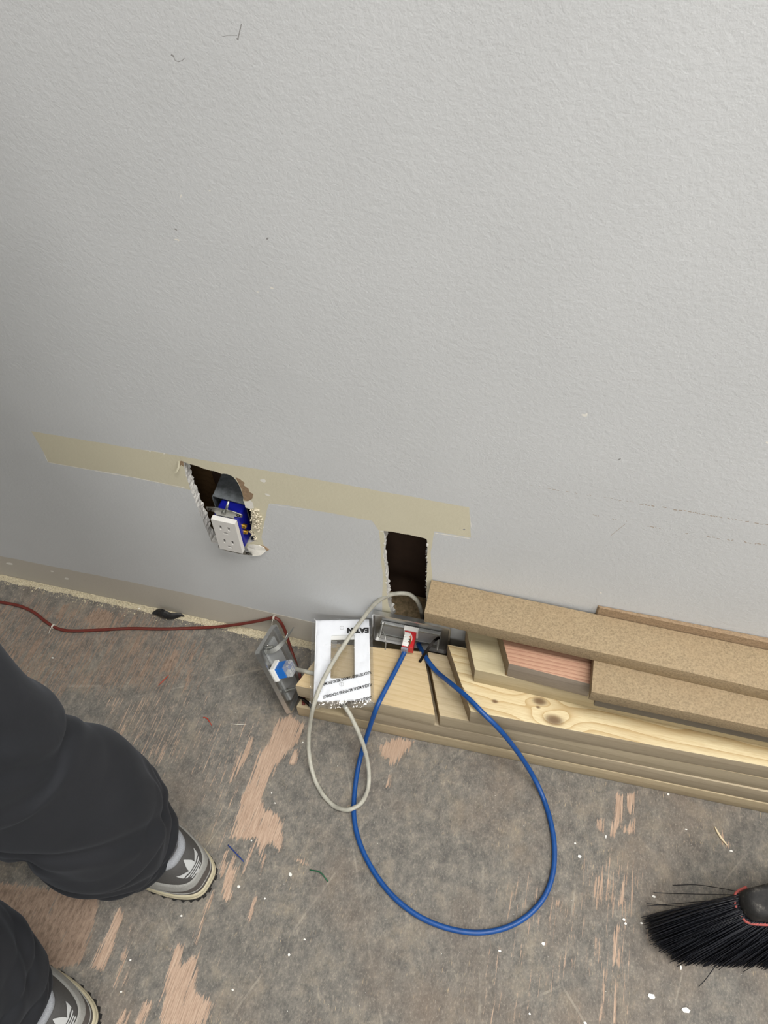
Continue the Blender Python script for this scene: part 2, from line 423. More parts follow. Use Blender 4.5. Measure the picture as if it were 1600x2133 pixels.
wood_px = [
    Z4([(590, 60), (680, 30), (740, 80), (775, 90), (720, 230), (690, 250), (640, 300), (600, 350), (570, 370), (540, 440), (500, 520), (480, 590), (490, 660), (540, 690), (610, 720), (620, 860), (600, 950),
        (540, 900), (500, 920), (480, 960), (500, 1000), (460, 1150), (470, 1000), (440, 900), (420, 930), (360, 1110), (350, 1100), (400, 940), (440, 870), (390, 870), (330, 880), (250, 870), (290, 760), (330, 640), (330, 580), (370, 520), (440, 340), (480, 270), (530, 210), (560, 110)]),
    Z4([(200, 1280), (210, 1180), (250, 1050), (290, 960), (310, 960), (270, 1080), (330, 1040), (300, 1130), (270, 1200), (270, 1280), (230, 1300)]),
    Z4([(190, 1090), (215, 970), (240, 960), (225, 1050), (200, 1130)]),
    Z4([(250, 490), (290, 420), (330, 310), (390, 180), (420, 180), (400, 290), (340, 370), (270, 490)]),
    Z4([(70, 1390), (130, 1240), (150, 1230), (130, 1300), (90, 1390)]),
    Z4([(10, 1590), (40, 1500), (70, 1410), (88, 1410), (62, 1490), (25, 1590)]),
    Z4([(660, 360), (690, 260), (730, 250), (715, 330), (695, 370)]),
    Z4([(380, 1425), (425, 1262), (443, 1262), (398, 1425)]),
    Z4([(690, 1010), (760, 1015), (800, 1060), (740, 1035)]),
    Z4([(-60, 1850), (-20, 1690), (30, 1640), (35, 1720), (10, 1800), (0, 1860)]),
    Z5([(0, -60), (1130, 50), (1060, 330), (1055, 420), (980, 620), (930, 760), (890, 850), (600, 900), (-300, 900), (-300, -60)]),
    Z5([(1320, 205), (1372, 240), (1350, 400), (1290, 560), (1260, 680), (1190, 800), (1140, 915), (1010, 885), (1050, 760), (1120, 650), (1190, 500), (1260, 300)]),
    Z5([(1500, 380), (1440, 560), (1390, 740), (1380, 800), (1335, 790), (1400, 600), (1450, 440)]),
    Z5([(1365, 850), (1310, 1000), (1262, 1115), (1285, 990), (1335, 850)]),
    Z5([(1465, 820), (1430, 950), (1355, 1140), (1385, 980), (1435, 820)]),
    [(330, 2140), (345, 2040), (360, 1975), (380, 1965), (378, 2010), (412, 1985), (405, 2060), (445, 2090), (425, 2140)],
    [(235, 2140), (255, 2105), (268, 2108), (258, 2140)], [(276, 2140), (300, 2085), (318, 2090), (300, 2140)],
    Z6([(750, 190), (790, 200), (800, 280), (780, 380), (740, 430), (722, 425), (742, 330), (750, 240)]), Z6([(810, 200), (865, 190), (852, 305), (822, 305)]),
    Z6([(800, 385), (862, 335), (855, 420), (800, 410)]), Z6([(652, 340), (684, 335), (684, 405), (652, 405)]),
    Z6([(630, 750), (650, 650), (665, 650), (650, 840)]), Z6([(690, 780), (700, 660), (725, 660), (715, 830)]), Z6([(770, 820), (780, 690), (805, 690), (800, 820)]),
    Z6([(742, 1150), (760, 930), (780, 930), (780, 1160)]), Z6([(420, 800), (445, 790), (450, 812), (428, 818)]),
    Z6([(675, 1440), (690, 1180), (700, 1180), (690, 1440)]), Z6([(740, 1470), (752, 1200), (764, 1200), (758, 1470)]),
    [(790, 1552), (830, 1535), (862, 1545), (842, 1575), (825, 1590), (815, 1600), (808, 1580), (792, 1575)], [(808, 1612), (820, 1605), (812, 1640), (802, 1640)],
    [(170, 1290), (205, 1265), (235, 1275), (232, 1310), (205, 1320), (190, 1300)], [(112, 1285), (130, 1258), (144, 1258), (125, 1300)],
    [(330, 1400), (360, 1350), (375, 1355), (355, 1400)], [(1485, 1722), (1492, 1720), (1518, 1760), (1512, 1764)],
]
half_px = [  # partly worn areas: (polygon, strength)
    (Z6([(590, 560), (880, 560), (850, 950), (800, 1300), (700, 1400), (720, 850), (590, 850)]), 0.52),
    ([(-300, 1215), (330, 1275), (430, 1330), (420, 1440), (150, 1450), (-300, 1700)], 0.56),
    ([(180, 1440), (420, 1440), (380, 1620), (250, 1560)], 0.44), (Z6([(150, 620), (420, 700), (600, 800), (560, 1000), (100, 1000)]), 0.36),
    ([(1000, 1960), (1250, 1900), (1350, 2133), (1000, 2133)], 0.30), ([(380, 1480), (560, 1490), (480, 1760), (420, 1800)], 0.36), ([(430, 1900), (520, 2133), (300, 2133)], 0.25),
]
def build_floor():
    step = 0.003
    xs = np.arange(-0.80, 0.74, step); ys = np.arange(-0.80, 0.02, step)
    X, Y = np.meshgrid(xs, ys); F = np.zeros(X.shape)
    for p in wood_px:
        P = [(q.x, q.y) for q in (fl(*a) for a in p)]
        F = np.maximum(F, np.clip(0.55 + sdist(P, X, Y) / 0.011, 0, 1))
    for p, s in half_px:
        P = [(q.x, q.y) for q in (fl(*a) for a in p)]
        F = np.maximum(F, s * np.clip(0.6 + sdist(P, X, Y) / 0.05, 0, 1))
    nx, ny = len(xs), len(ys)
    Zh = -0.0006 * np.clip((F - 0.4) * 4, 0, 1)
    V = np.stack([X.ravel(), Y.ravel(), Zh.ravel()], 1)
    idx = np.arange(nx * ny).reshape(ny, nx)
    Q = np.stack([idx[:-1, :-1].ravel(), idx[:-1, 1:].ravel(), idx[1:, 1:].ravel(), idx[1:, :-1].ravel()], 1)
    verts = V.tolist(); faces = Q.tolist(); k = len(verts)
    xa, xb, ya, yb = xs[0], xs[-1], ys[0], ys[-1]
    big = [(X0, Y0, 0), (X1, Y0, 0), (X1, ya, 0), (X0, ya, 0), (xa, ya, 0), (xb, ya, 0), (X0, 0.12, 0), (xa, yb, 0), (xb, yb, 0), (X1, 0.12, 0), (xa, 0.12, 0), (xb, 0.12, 0)]
    verts += big
    faces += [[k, k + 1, k + 2, k + 3], [k + 3, k + 4, k + 10, k + 6], [k + 5, k + 2, k + 9, k + 11], [k + 7, k + 8, k + 11, k + 10]]
    o = mesh_obj('floor', verts, faces, MAT['floor'])
    D = np.zeros(X.shape)
    for p in (wood_px[10], half_px[1][0]):
        P = [(q.x, q.y) for q in (fl(*a) for a in p)]; D = np.maximum(D, np.clip(0.6 + sdist(P, X, Y) / 0.02, 0, 1))
    ad = o.data.attributes.new('dirt', 'FLOAT', 'POINT'); ad.data.foreach_set('value', np.concatenate([D.ravel(), np.zeros(len(big))]).astype(np.float32))
    at = o.data.attributes.new('worn', 'FLOAT', 'POINT')
    at.data.foreach_set('value', np.concatenate([F.ravel(), np.zeros(len(big))]).astype(np.float32))
    return o
def floor_mat():
    t = NT('scuffed_plywood_underlay'); v = t.coord()
    a = t.n('ShaderNodeAttribute', attribute_name='worn')
    grain = t.noise(t.coord((150, 6, 1), rot=(0, 0, -0.03)), 2.6, 6, 0.7)
    grain2 = t.noise(t.coord((620, 22, 1), rot=(0, 0, -0.03)), 1.6, 3, 0.6)
    blot = t.noise(v, 6, 5, 0.6); mid = t.noise(t.coord((1, 0.7, 1)), 70, 8, 0.78); sp = t.noise(t.coord((1, 0.55, 1)), 420, 5, 0.8); fleck = t.noise(t.coord((1, 0.45, 1)), 300, 3, 0.6)
    big = t.noise(t.coord((1, 0.8, 1)), 22, 6, 0.72); tick = t.noise(t.coord((1, 0.16, 1), rot=(0, 0, -0.03)), 620, 2, 0.5); tgate = t.noise(v, 16, 3)
    g = t.ramp(mid, [(0.30, srgb(84, 82, 79)), (0.46, srgb(110, 107, 102)), (0.58, srgb(130, 125, 117)), (0.72, srgb(168, 160, 144))])
    g = t.mix(t.math('MULTIPLY', t.math('SUBTRACT', big, 0.52, clamp=True), 4.0, clamp=True), g, srgb(150, 140, 124))
    g = t.mix(t.math('MULTIPLY', t.math('SUBTRACT', 0.46, big, clamp=True), 3.4, clamp=True), g, srgb(82, 81, 79))
    g = t.mix(t.math('MULTIPLY', t.math('SUBTRACT', blot, 0.48, clamp=True), 2.6, clamp=True), g, srgb(122, 107, 94))
    g = t.mix(t.math('MULTIPLY', t.math('SUBTRACT', sp, 0.53, clamp=True), 3.0, clamp=True), g, srgb(184, 176, 160))
    g = t.mix(t.math('MULTIPLY', t.math('SUBTRACT', 0.46, sp, clamp=True), 3.0, clamp=True), g, srgb(66, 64, 62))
    tk = t.math('MULTIPLY', t.math('MULTIPLY', t.math('SUBTRACT', tick, 0.63, clamp=True), 9.0, clamp=True), t.math('MULTIPLY', t.math('SUBTRACT', tgate, 0.45, clamp=True), 5.0, clamp=True))
    g = t.mix(t.math('MULTIPLY', tk, 0.8), g, srgb(196, 176, 144))
    # thin scratches
    wv = t.n('ShaderNodeTexVoronoi', feature='DISTANCE_TO_EDGE', i_Scale=5.0); t.l(t.coord((1, 0.5, 1), rot=(0, 0, 0.6)), wv.inputs['Vector'])
    sc_ = t.math('MULTIPLY', t.math('LESS_THAN', wv.outputs['Distance'], 0.0035), t.math('MULTIPLY', t.math('SUBTRACT', big, 0.45, clamp=True), 3.0, clamp=True))
    g = t.mix(sc_, g, srgb(168, 161, 148))
    wcol = t.ramp(grain2, [(0.3, srgb(152, 128, 110)), (0.5, srgb(184, 158, 138)), (0.7, srgb(204, 181, 160))])
    blend = t.noise(v, 4.1, 3)
    wcol = t.mix(t.math('MULTIPLY', t.math('SUBTRACT', blend, 0.4, clamp=True), 1.5, clamp=True), wcol, srgb(158, 136, 116))
    dirt = t.n('ShaderNodeAttribute', attribute_name='dirt')
    wcol = t.mix(t.math('MULTIPLY', dirt.outputs['Fac'], 0.75), wcol, t.ramp(t.noise(t.coord((1, 0.4, 1)), 220, 5, 0.75), [(0.36, srgb(84, 70, 60)), (0.5, srgb(130, 112, 98)), (0.68, srgb(156, 136, 118))]))
    m = t.math('ADD', a.outputs['Fac'], t.math('MULTIPLY', t.math('SUBTRACT', grain, 0.5), 3.0))
    m = t.math('ADD', m, t.math('MULTIPLY', t.math('SUBTRACT', sp, 0.5), 0.55))
    m = t.math('MULTIPLY', t.math('SUBTRACT', m, 0.55), 7.0, clamp=True)
    gate = t.math('MULTIPLY', a.outputs['Fac'], 6.0, clamp=True)
    m = t.math('MULTIPLY', m, gate)
    col = t.mix(m, g, wcol)
    h = t.math('ADD', t.math('MULTIPLY', sp, 0.6), t.math('MULTIPLY', m, -0.5))
    return t.out(col, 0.74, 0, h, 0.3, 0.001, 0.3)
MAT['floor'] = floor_mat()
floor = tag(build_floor(), kind='structure')

# ------------------------------------------------------------------ ceiling lights
MAT['frame'] = plain('white_enamel', srgb(235, 235, 232), 0.4, 0, 0.02)
te = NT('glowing_diffuser'); te.b.inputs['Emission Color'].default_value = (1.0, 0.97, 0.92, 1); te.b.inputs['Emission Strength'].default_value = 2.0
te.out(srgb(240, 240, 235), 0.5); MAT['diffuser'] = te.m
names = ['nearest the back wall, above the lumber', 'in the middle of the ceiling', 'by the right-hand wall']
for k, (lx, ly) in enumerate(PANELS):
    t = empty('ceiling_light', (lx, ly, Z1)); tag(t, 'flat white ceiling light panel ' + names[k], 'ceiling light', 'ceiling light panels')
    b = MB()
    for sx in (-1, 1): b.box((sx * 0.60, 0, -0.012), (0.03, 0.62, 0.024))
    for sy in (-1, 1): b.box((0, sy * 0.295, -0.012), (1.2, 0.03, 0.024))
    b.build('frame', MAT['frame'], t)
    b = MB(); b.box((0, 0, -0.006), (1.17, 0.56, 0.008)); b.build('diffuser', MAT['diffuser'], t)
    ld = bpy.data.lights.new('panel_light', 'AREA'); ld.shape = 'RECTANGLE'; ld.size = 1.15; ld.size_y = 0.54; ld.energy = LIGHT_W; ld.color = (1.0, 0.975, 0.94)
    lo = bpy.data.objects.new('panel_light', ld); lo.location = (0, 0, -0.03); link(lo, t)

# ================================================================== LUMBER STACK
PL, PM, PD = srgb(240, 219, 176), srgb(212, 182, 132), srgb(98, 70, 44)
GL, GM = srgb(214, 198, 168), srgb(180, 162, 132)
MADE = []
RIGHT = {0: 0.98, 1: 0.92, 3: 1.12, 4: 1.05, 5: 0.95, 7: 1.16, 8: 1.08, 9: 1.22, 10: 0.86}     # where each board ends, beyond the picture
def stretch(poly, x):
    n = len(poly); out = []
    for i, p in enumerate(poly):
        if abs(p[0] - 0.78) < 1e-6:
            q = poly[i - 1] if abs(poly[i - 1][0] - 0.78) > 0.01 else poly[(i + 1) % n]
            p = (x, p[1] + (p[1] - q[1]) / (p[0] - q[0]) * (x - p[0]))
        out.append(p)
    return out
def board(name, poly, z0, z1, mat, label, cat='board', bevel=0.0025, group=None, edge=None):
    poly = stretch(list(poly), RIGHT.get(len(MADE), 0.78)); MADE.append(name)
    b = bmesh.new(); n = len(poly)
    lo = [b.verts.new((x, y, z0)) for x, y in poly]; hi = [b.verts.new((x, y, z1)) for x, y in poly]
    b.faces.new(lo[::-1]); b.faces.new(hi)
    for i in range(n): b.faces.new((lo[i], lo[(i + 1) % n], hi[(i + 1) % n], hi[i]))
    bmesh.ops.recalc_face_normals(b, faces=b.faces)
    bmesh.ops.bevel(b, geom=list(b.edges), offset=bevel, segments=2, affect='EDGES', profile=0.6)
    cx = sum(p[0] for p in poly) / n; cy = sum(p[1] for p in poly) / n
    o = bm_obj(name, b, mat, origin=(cx, cy, z0)); fit(o, 35)
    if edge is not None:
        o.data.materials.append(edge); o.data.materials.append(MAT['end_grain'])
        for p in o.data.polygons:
            if p.normal.y < -0.8: p.material_index = 1  # room-facing fronts get the greyer edge wood with shade in its colour
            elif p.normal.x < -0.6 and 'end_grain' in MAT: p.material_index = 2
    return tag(o, label, cat, group), Vector((cx, cy, z0))
def quad(fl_, fr_, width, mitre_l=0.0, right=0.78):
    """front-left corner, a second point of the front edge, board width, shift of the back-left corner"""
    a = Vector(fl_); d = (Vector(fr_) - a).normalized(); nrm = Vector((-d.y, d.x))
    e = a + d * ((right - a.x) / d.x)
    bl = a + nrm * width + d * mitre_l
    return [(a.x, a.y), (e.x, e.y), (e.x + nrm.x * width, e.y + nrm.y * width), (bl.x, bl.y)]
ZB = [0.0, 0.030, 0.064, 0.098, 0.132, 0.166, 0.200, 0.2205, 0.243]
G = 'pieces of the lumber stack against the wall'
MAT['end_grain'] = plain('saw_cut_end_grain', srgb(150, 130, 100), 0.85, 0, 0.25, 400, 0.5)
EG = [wood_mat('weathered_shaded_edge_%d' % k, srgb(*c1), srgb(*c2), PD, 20 + k, [], 55, 0.45, wob=0.4) for k, (c1, c2) in enumerate([((192, 176, 146), (158, 140, 112)), ((182, 168, 144), (146, 132, 110)), ((188, 174, 148), (154, 140, 116)), ((180, 166, 142), (148, 134, 112)), ((196, 182, 150), (168, 152, 120)), ((158, 146, 132), (126, 114, 102))])]  # weathered grey edges, darkened further to put the fronts' shade into the colour
P2 = lambda px, py, z: (fl(px, py, z).x, fl(px, py, z).y)
# bottom board on the floor
q1 = quad((-0.088, -0.1243), (0.5776, -0.1059), 0.089, 0.02)
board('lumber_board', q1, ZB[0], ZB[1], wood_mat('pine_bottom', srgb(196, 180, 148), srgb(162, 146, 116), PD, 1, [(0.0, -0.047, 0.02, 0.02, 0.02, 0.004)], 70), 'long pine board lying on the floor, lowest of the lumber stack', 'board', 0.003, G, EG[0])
q2 = quad((-0.012, -0.1222), (0.56, -0.105), 0.088, 0.012)
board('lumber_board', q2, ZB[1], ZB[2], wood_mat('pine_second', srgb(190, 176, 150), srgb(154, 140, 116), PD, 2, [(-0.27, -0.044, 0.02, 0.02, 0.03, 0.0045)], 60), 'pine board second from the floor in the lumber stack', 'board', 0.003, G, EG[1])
# third layer: short block under the packet, and the long board beside it
U = [P2(614, 1428, ZB[3]), (0.1205, -0.1196), (0.0835, -0.0275), P2(683, 1338, ZB[3])]
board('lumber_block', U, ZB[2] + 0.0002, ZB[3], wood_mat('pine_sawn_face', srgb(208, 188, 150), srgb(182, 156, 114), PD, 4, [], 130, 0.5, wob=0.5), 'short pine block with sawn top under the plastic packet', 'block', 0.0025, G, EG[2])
q3 = [(0.1262, -0.1180), (0.78, -0.0945), (0.78, -0.0165), (0.0885, -0.0265)]
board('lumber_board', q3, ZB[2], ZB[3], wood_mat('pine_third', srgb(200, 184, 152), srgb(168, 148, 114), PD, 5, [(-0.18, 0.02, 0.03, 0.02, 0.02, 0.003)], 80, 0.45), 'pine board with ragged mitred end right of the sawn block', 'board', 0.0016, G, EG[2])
q4 = [(0.1667, -0.1184), (0.78, -0.093), (0.78, -0.0165), (0.1170, -0.0270)]
q4s = stretch(q4, RIGHT[4]); c4 = Vector((sum(p[0] for p in q4s) / 4, sum(p[1] for p in q4s) / 4, ZB[3]))
def kn(px, py, z, c): p = fl(px, py, z); return (p.x - c.x, p.y - c.y, z - c.z)
k4 = [(*kn(1154, 1500, ZB[4], c4), 0.016, 0.030, 0.0072), (*kn(1124, 1461, ZB[4], c4), 0.012, -0.022, 0.0055), (*kn(1031, 1461, ZB[4], c4), 0.006, 0.003, 0.0026), (*kn(1121, 1473, ZB[4], c4), 0.004, 0.002, 0.0018)]
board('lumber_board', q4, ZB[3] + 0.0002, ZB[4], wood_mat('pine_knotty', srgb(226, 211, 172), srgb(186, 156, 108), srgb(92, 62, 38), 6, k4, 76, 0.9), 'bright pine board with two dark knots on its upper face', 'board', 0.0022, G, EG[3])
q5 = [(0.1628, -0.0756), (0.78, -0.079), (0.78, -0.0165), (0.1392, -0.0150)]
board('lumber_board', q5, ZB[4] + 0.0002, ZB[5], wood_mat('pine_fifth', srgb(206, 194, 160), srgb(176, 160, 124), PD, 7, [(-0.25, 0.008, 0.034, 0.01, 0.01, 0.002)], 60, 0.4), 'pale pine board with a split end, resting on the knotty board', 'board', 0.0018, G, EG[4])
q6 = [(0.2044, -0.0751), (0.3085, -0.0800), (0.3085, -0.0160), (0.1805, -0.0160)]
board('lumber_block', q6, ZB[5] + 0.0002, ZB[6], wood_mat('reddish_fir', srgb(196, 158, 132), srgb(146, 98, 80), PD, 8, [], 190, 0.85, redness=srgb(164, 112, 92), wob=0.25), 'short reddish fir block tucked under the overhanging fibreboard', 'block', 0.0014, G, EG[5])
q7 = [(0.3161, -0.0905), (0.78, -0.0885), (0.78, -0.018), (0.3161, -0.018)]
board('lumber_board', q7, ZB[5] + 0.0002, ZB[6], wood_mat('weathered_grey', srgb(132, 124, 112), srgb(104, 96, 85), PD, 9, [], 70, 0.5), 'weathered grey board under the lower fibreboard, right of the reddish block', 'board', 0.002, G)
# split bark piece at the end of the fifth board
b = MB(); r = random.Random(5)
for k in range(5):
    x0 = 0.196 + k * 0.0035; 
    b.tube([(x0 + r.uniform(-.002, .002) + 0.006 * j / 5, -0.022 - 0.0105 * j, 0.1668 + 0.004 * math.sin(j * 1.3 + k)) for j in range(6)], [0.0006, 0.0016, 0.0021, 0.0018, 0.0014, 0.0006], 6)
MAT['bark'] = plain('splintered_bark', srgb(150, 120, 80), 0.9, 0, 0.35, 200, 0.6)
tag(b.build('bark_splinter', MAT['bark'], origin=(0.2, -0.05, 0.166), smooth=True), 'splintered brown bark strip at the end of the reddish block', 'splinter')

def mdf_mat(name, col, seed):
    t = NT(name); v = t.coord(loc=(seed, seed, 0)); a = t.noise(v, 420, 3, 0.7); c = t.noise(v, 26, 4, 0.6)
    d = tuple(x * 0.72 for x in col[:3]) + (1,); e = tuple(min(1, x * 1.3) for x in col[:3]) + (1,)
    k = t.ramp(a, [(0.32, d), (0.5, col), (0.72, e)])
    k = t.mix(t.math('MULTIPLY', t.math('SUBTRACT', c, 0.4, clamp=True), 0.9, clamp=True), k, tuple(x * q for x, q in zip(col[:3], (0.98, 0.90, 0.84))) + (1,))
    return t.out(k, 0.72, 0, a, 0.2, 0.0005, 0.25)
MDF = srgb(158, 140, 112)
m7 = [P2(1232, 1441, ZB[7]), (0.78, -0.0995), (0.78, -0.015), (0.3040, -0.015)]
board('fibreboard', m7, ZB[6] + 0.0002, ZB[7], mdf_mat('fibreboard_lower', MDF, 1), 'brown fibreboard strip below the topmost one, front edge overhanging', 'fibreboard', 0.0008, 'brown fibreboard strips')
m8 = [(0.0895, -0.0521), (0.78, -0.0720), (0.78, -0.0150), (0.0874, -0.0012)]
m8 = [(0.0895, -0.0525), (0.4986, -0.0635), (0.78, -0.0708), (0.78, -0.0135), (0.5018, -0.0086), (0.3, -0.0050), (0.0874, -0.0012)]
board('fibreboard', m8, ZB[7] + 0.0002, ZB[8], mdf_mat('fibreboard_top', MDF, 2), 'brown fibreboard strip on the very top, reaching left to the open hole', 'fibreboard', 0.0008, 'brown fibreboard strips')
m9 = [(0.3010, -0.0040), (0.52, -0.0080), (0.78, -0.0126), (0.78, -0.0006), (0.2990, -0.0006)]
board('fibreboard', m9, 0.0005, 0.2565, mdf_mat('fibreboard_edge', srgb(150, 128, 102), 3), 'narrow fibreboard strip on edge between the wall and the top strip', 'fibreboard', 0.0006, 'brown fibreboard strips')

# loose splinters on the front edges
MAT['splinter'] = plain('pale_splinter', srgb(240, 224, 190), 0.7, 0, 0.08)
def bit(name, pts, r, mat, label, cat, group=None, n=6, taper=True):
    b = MB(); P = catmull(pts, 4) if len(pts) > 2 else [Vector(p) for p in pts]
    m = len(P); R_ = [r * (0.35 + 0.65 * math.sin(PI * min(1, (i + 0.4) / (m - 0.2)))) if taper else r for i in range(m)]
    b.tube(P, R_, n); c = sum(P, Vector()) / m
    return tag(b.build(name, mat, origin=c, smooth=True), label, cat, group)
zs = ZB[2] + 0.003
bit('splinter', [(fl(1312, 1565, zs)), fl(1330, 1573, zs), fl(1349, 1581, zs - 0.004)], 0.0007, MAT['splinter'], 'pale splinter curling left from the knotty board edge', 'splinter', 'splinters on the lumber edge')
bit('splinter', [(fl(1432, 1587, zs)), fl(1420, 1594, zs), fl(1410, 1603, zs - 0.004)], 0.0006, MAT['splinter'], 'pale splinter pointing down left off the knotty board edge', 'splinter', 'splinters on the lumber edge')
bit('splinter', [fl(960, 1426, 0.136), fl(967, 1437, 0.137), fl(966, 1447, 0.135)], 0.0005, MAT['bark'], 'thin brown curl standing at the mitred end of the knotty board', 'splinter')

# ================================================================== METAL WALL PLATES WITH JACKS
def metal(name, col, rough=0.32, var=0.12):
    t = NT(name); v = t.coord((1, 14, 1)); nz = t.noise(v, 90, 4)
    a = tuple(c * (1 - var) for c in col[:3]) + (1,); c_ = tuple(min(1, c * (1 + var)) for c in col[:3]) + (1,)
    return t.out(t.ramp(nz, [(0.3, a), (0.7, c_)]), rough, 0.92)
MAT['steel'] = metal('brushed_steel', srgb(198, 198, 196), 0.33)
MAT['zinc'] = metal('zinc_plated', srgb(175, 176, 172), 0.38, 0.2)
MAT['blacked'] = metal('dark_spring_steel', srgb(38, 35, 33), 0.45, 0.2)
MAT['w_plastic'] = plain('white_plastic', srgb(236, 236, 232), 0.38, 0, 0.02)
MAT['plate_inner'] = plain('grey_plate_lining', srgb(158, 160, 160), 0.5, 0.3, 0.05)
MAT['red_p'] = plain('red_plastic', srgb(198, 34, 40), 0.4, 0, 0.06)
MAT['blue_p'] = plain('blue_plastic', srgb(22, 104, 190), 0.4, 0, 0.06)
MAT['clear_p'] = None
tc_ = NT('clear_cap'); tc_.b.inputs['Transmission Weight'].default_value = 0.75; tc_.b.inputs['IOR'].default_value = 1.45
MAT['clear_p'] = tc_.out(srgb(240, 242, 244), 0.15)
MAT['copper'] = metal('copper', srgb(205, 120, 60), 0.35)
MAT['gold'] = metal('brass', srgb(214, 170, 70), 0.25)

def frame_from(o, ex, ey):
    ex = Vector(ex).normalized(); ey = Vector(ey); ey = (ey - ex * ey.dot(ex)).normalized(); ez = ex.cross(ey)
    m = Matrix((ex, ey, ez)).transposed().to_4x4(); m.translation = Vector(o); return m
def rrect(w, h, r, n=4):
    out = []
    for cx, cy, a0 in ((w - r, h - r, 0), (r, h - r, 90), (r, r, 180), (w - r, r, 270)):
        for k in range(n + 1):
            a = math.radians(a0 + 90 * k / n); out.append((cx + r * math.cos(a), cy + r * math.sin(a)))
    return out
def steel_plate(name, mtx, w, h, label, lip=0.007):
    """back of a steel cover plate seen from the hollow side (+z local faces the viewer); local x = width, y = height"""
    t = empty(name); t.matrix_world = mtx; tag(t, label, 'wall plate')
    n = 4; o1 = rrect(w, h, 0.004, n); N = len(o1)
    def ins(d, z, r=0.004): return [(x + d, y + d, z) for x, y in rrect(w - 2 * d, h - 2 * d, max(0.001, r), n)]
    b = MB()
    rings = [ins(0, 0, .004), ins(0.0, lip, .004), ins(0.0022, lip, .004), ins(0.0034, 0.0016, .004)]
    v = [p for ring in rings for p in ring]; f = []
    for j in range(3):
        for k in range(N): f.append((j * N + k, j * N + (k + 1) % N, (j + 1) * N + (k + 1) % N, (j + 1) * N + k))
    f.append(tuple(range(N))[::-1]); f.append(tuple(3 * N + k for k in range(N)))
    b.add(v, f); fit(b.build('cover', MAT['steel'], t), 30)
    return t
def jack(t, c, ax, colmat, cap, wires, lean=0.0, sc=1.0):
    """keystone jack standing out of the plate along +z at c; ax = direction of the punch-down end in the plate"""
    m = Matrix.Rotation(ax, 3, 'Z') @ Matrix.Rotation(lean, 3, 'X')
    def T(p): return Vector(c) + m @ (Vector(p) * sc)
    def bx(name, lo, hi, mat, par, bev=0.0006):
        b = MB(); ctr = [(p + q) / 2 for p, q in zip(lo, hi)]; b.box((0, 0, 0), [q - p for p, q in zip(lo, hi)])
        b.v = [T(Vector(ctr) + p) for p in b.v]; return b.build(name, mat, par, bevel=bev)
    j = bx('jack_frame', (-0.0105, -0.011, 0.0016), (0.0105, 0.011, 0.0085), MAT['w_plastic'], t)
    bx('jack_body', (-0.0082, -0.009, 0.0085), (0.0082, 0.009, 0.021 if cap else 0.033), colmat, j)
    if cap: bx('cap', (-0.0088, -0.0085, 0.020), (0.0088, 0.0085, 0.030), MAT['clear_p'], j, 0.0012)
    if cap:
        for k in range(4): bx('contact_slot', (-0.0086, -0.0065 + k * 0.0036, 0.0215), (-0.0005, -0.0045 + k * 0.0036, 0.0232), MAT['frame'], j, 0.0003)
    else:      # contacts along the upper side of the body, wires punched into them
        bx('contact_row', (-0.0078, 0.0088, 0.0112), (0.0012, 0.0102, 0.0325), MAT['frame'], j, 0.0003)
        for k in range(5): bx('contact_slot', (-0.0078, 0.0095, 0.0125 + k * 0.004), (-0.0008, 0.0120, 0.0148 + k * 0.004), MAT['w_plastic'], j, 0.0004)
        bx('cable_boot', (-0.0085, -0.006, 0.033), (0.0015, 0.007, 0.0365), MAT['clear_p'], j, 0.0006)
    for k, wm in enumerate(wires):
        q = [T((0.001, -0.006 + k * 0.004, 0.0225)), T((0.003, -0.003 + k * 0.003, 0.026)), T((0.0045, -0.006 + k * 0.002, 0.024)), T((0.003, -0.011, 0.0255))] if cap else \
            [T((-0.0006, 0.0105, 0.0135 + k * 0.004)), T((0.0022, 0.0112, 0.0150 + k * 0.004)), T((0.0042 - 0.0006 * k, 0.0108, 0.022 + k * 0.003)), T((0.0008, 0.0098, 0.0335))]
        b = MB(); b.tube(catmull(q, 5), 0.0006 * sc, 6)
        b.build('wire', wm, j, smooth=True)
    return j
MAT['wo'] = plain('orange_wire', srgb(220, 120, 50), 0.4); MAT['ww'] = plain('white_wire', srgb(238, 236, 230), 0.4)
MAT['wg'] = plain('green_wire', srgb(30, 92, 62), 0.4); MAT['wb'] = plain('blue_wire', srgb(40, 62, 130), 0.4); MAT['wbr'] = plain('brown_wire', srgb(110, 70, 48), 0.4)

def screw(par, p, d, L, mat=None):
    b = MB(); p = Vector(p); d = Vector(d).normalized()
    b.cyl(p, p + d * L, 0.0016, 10); b.cyl(p - d * 0.0004, p + d * 0.0022, 0.0036, 14, 0.0030)
    for k in range(int(L / 0.0012)): b.cyl(p + d * (k * 0.0012), p + d * (k * 0.0012 + 0.0006), 0.0019, 8)
    return fit(b.build('screw', mat or MAT['zinc'], par), 40)

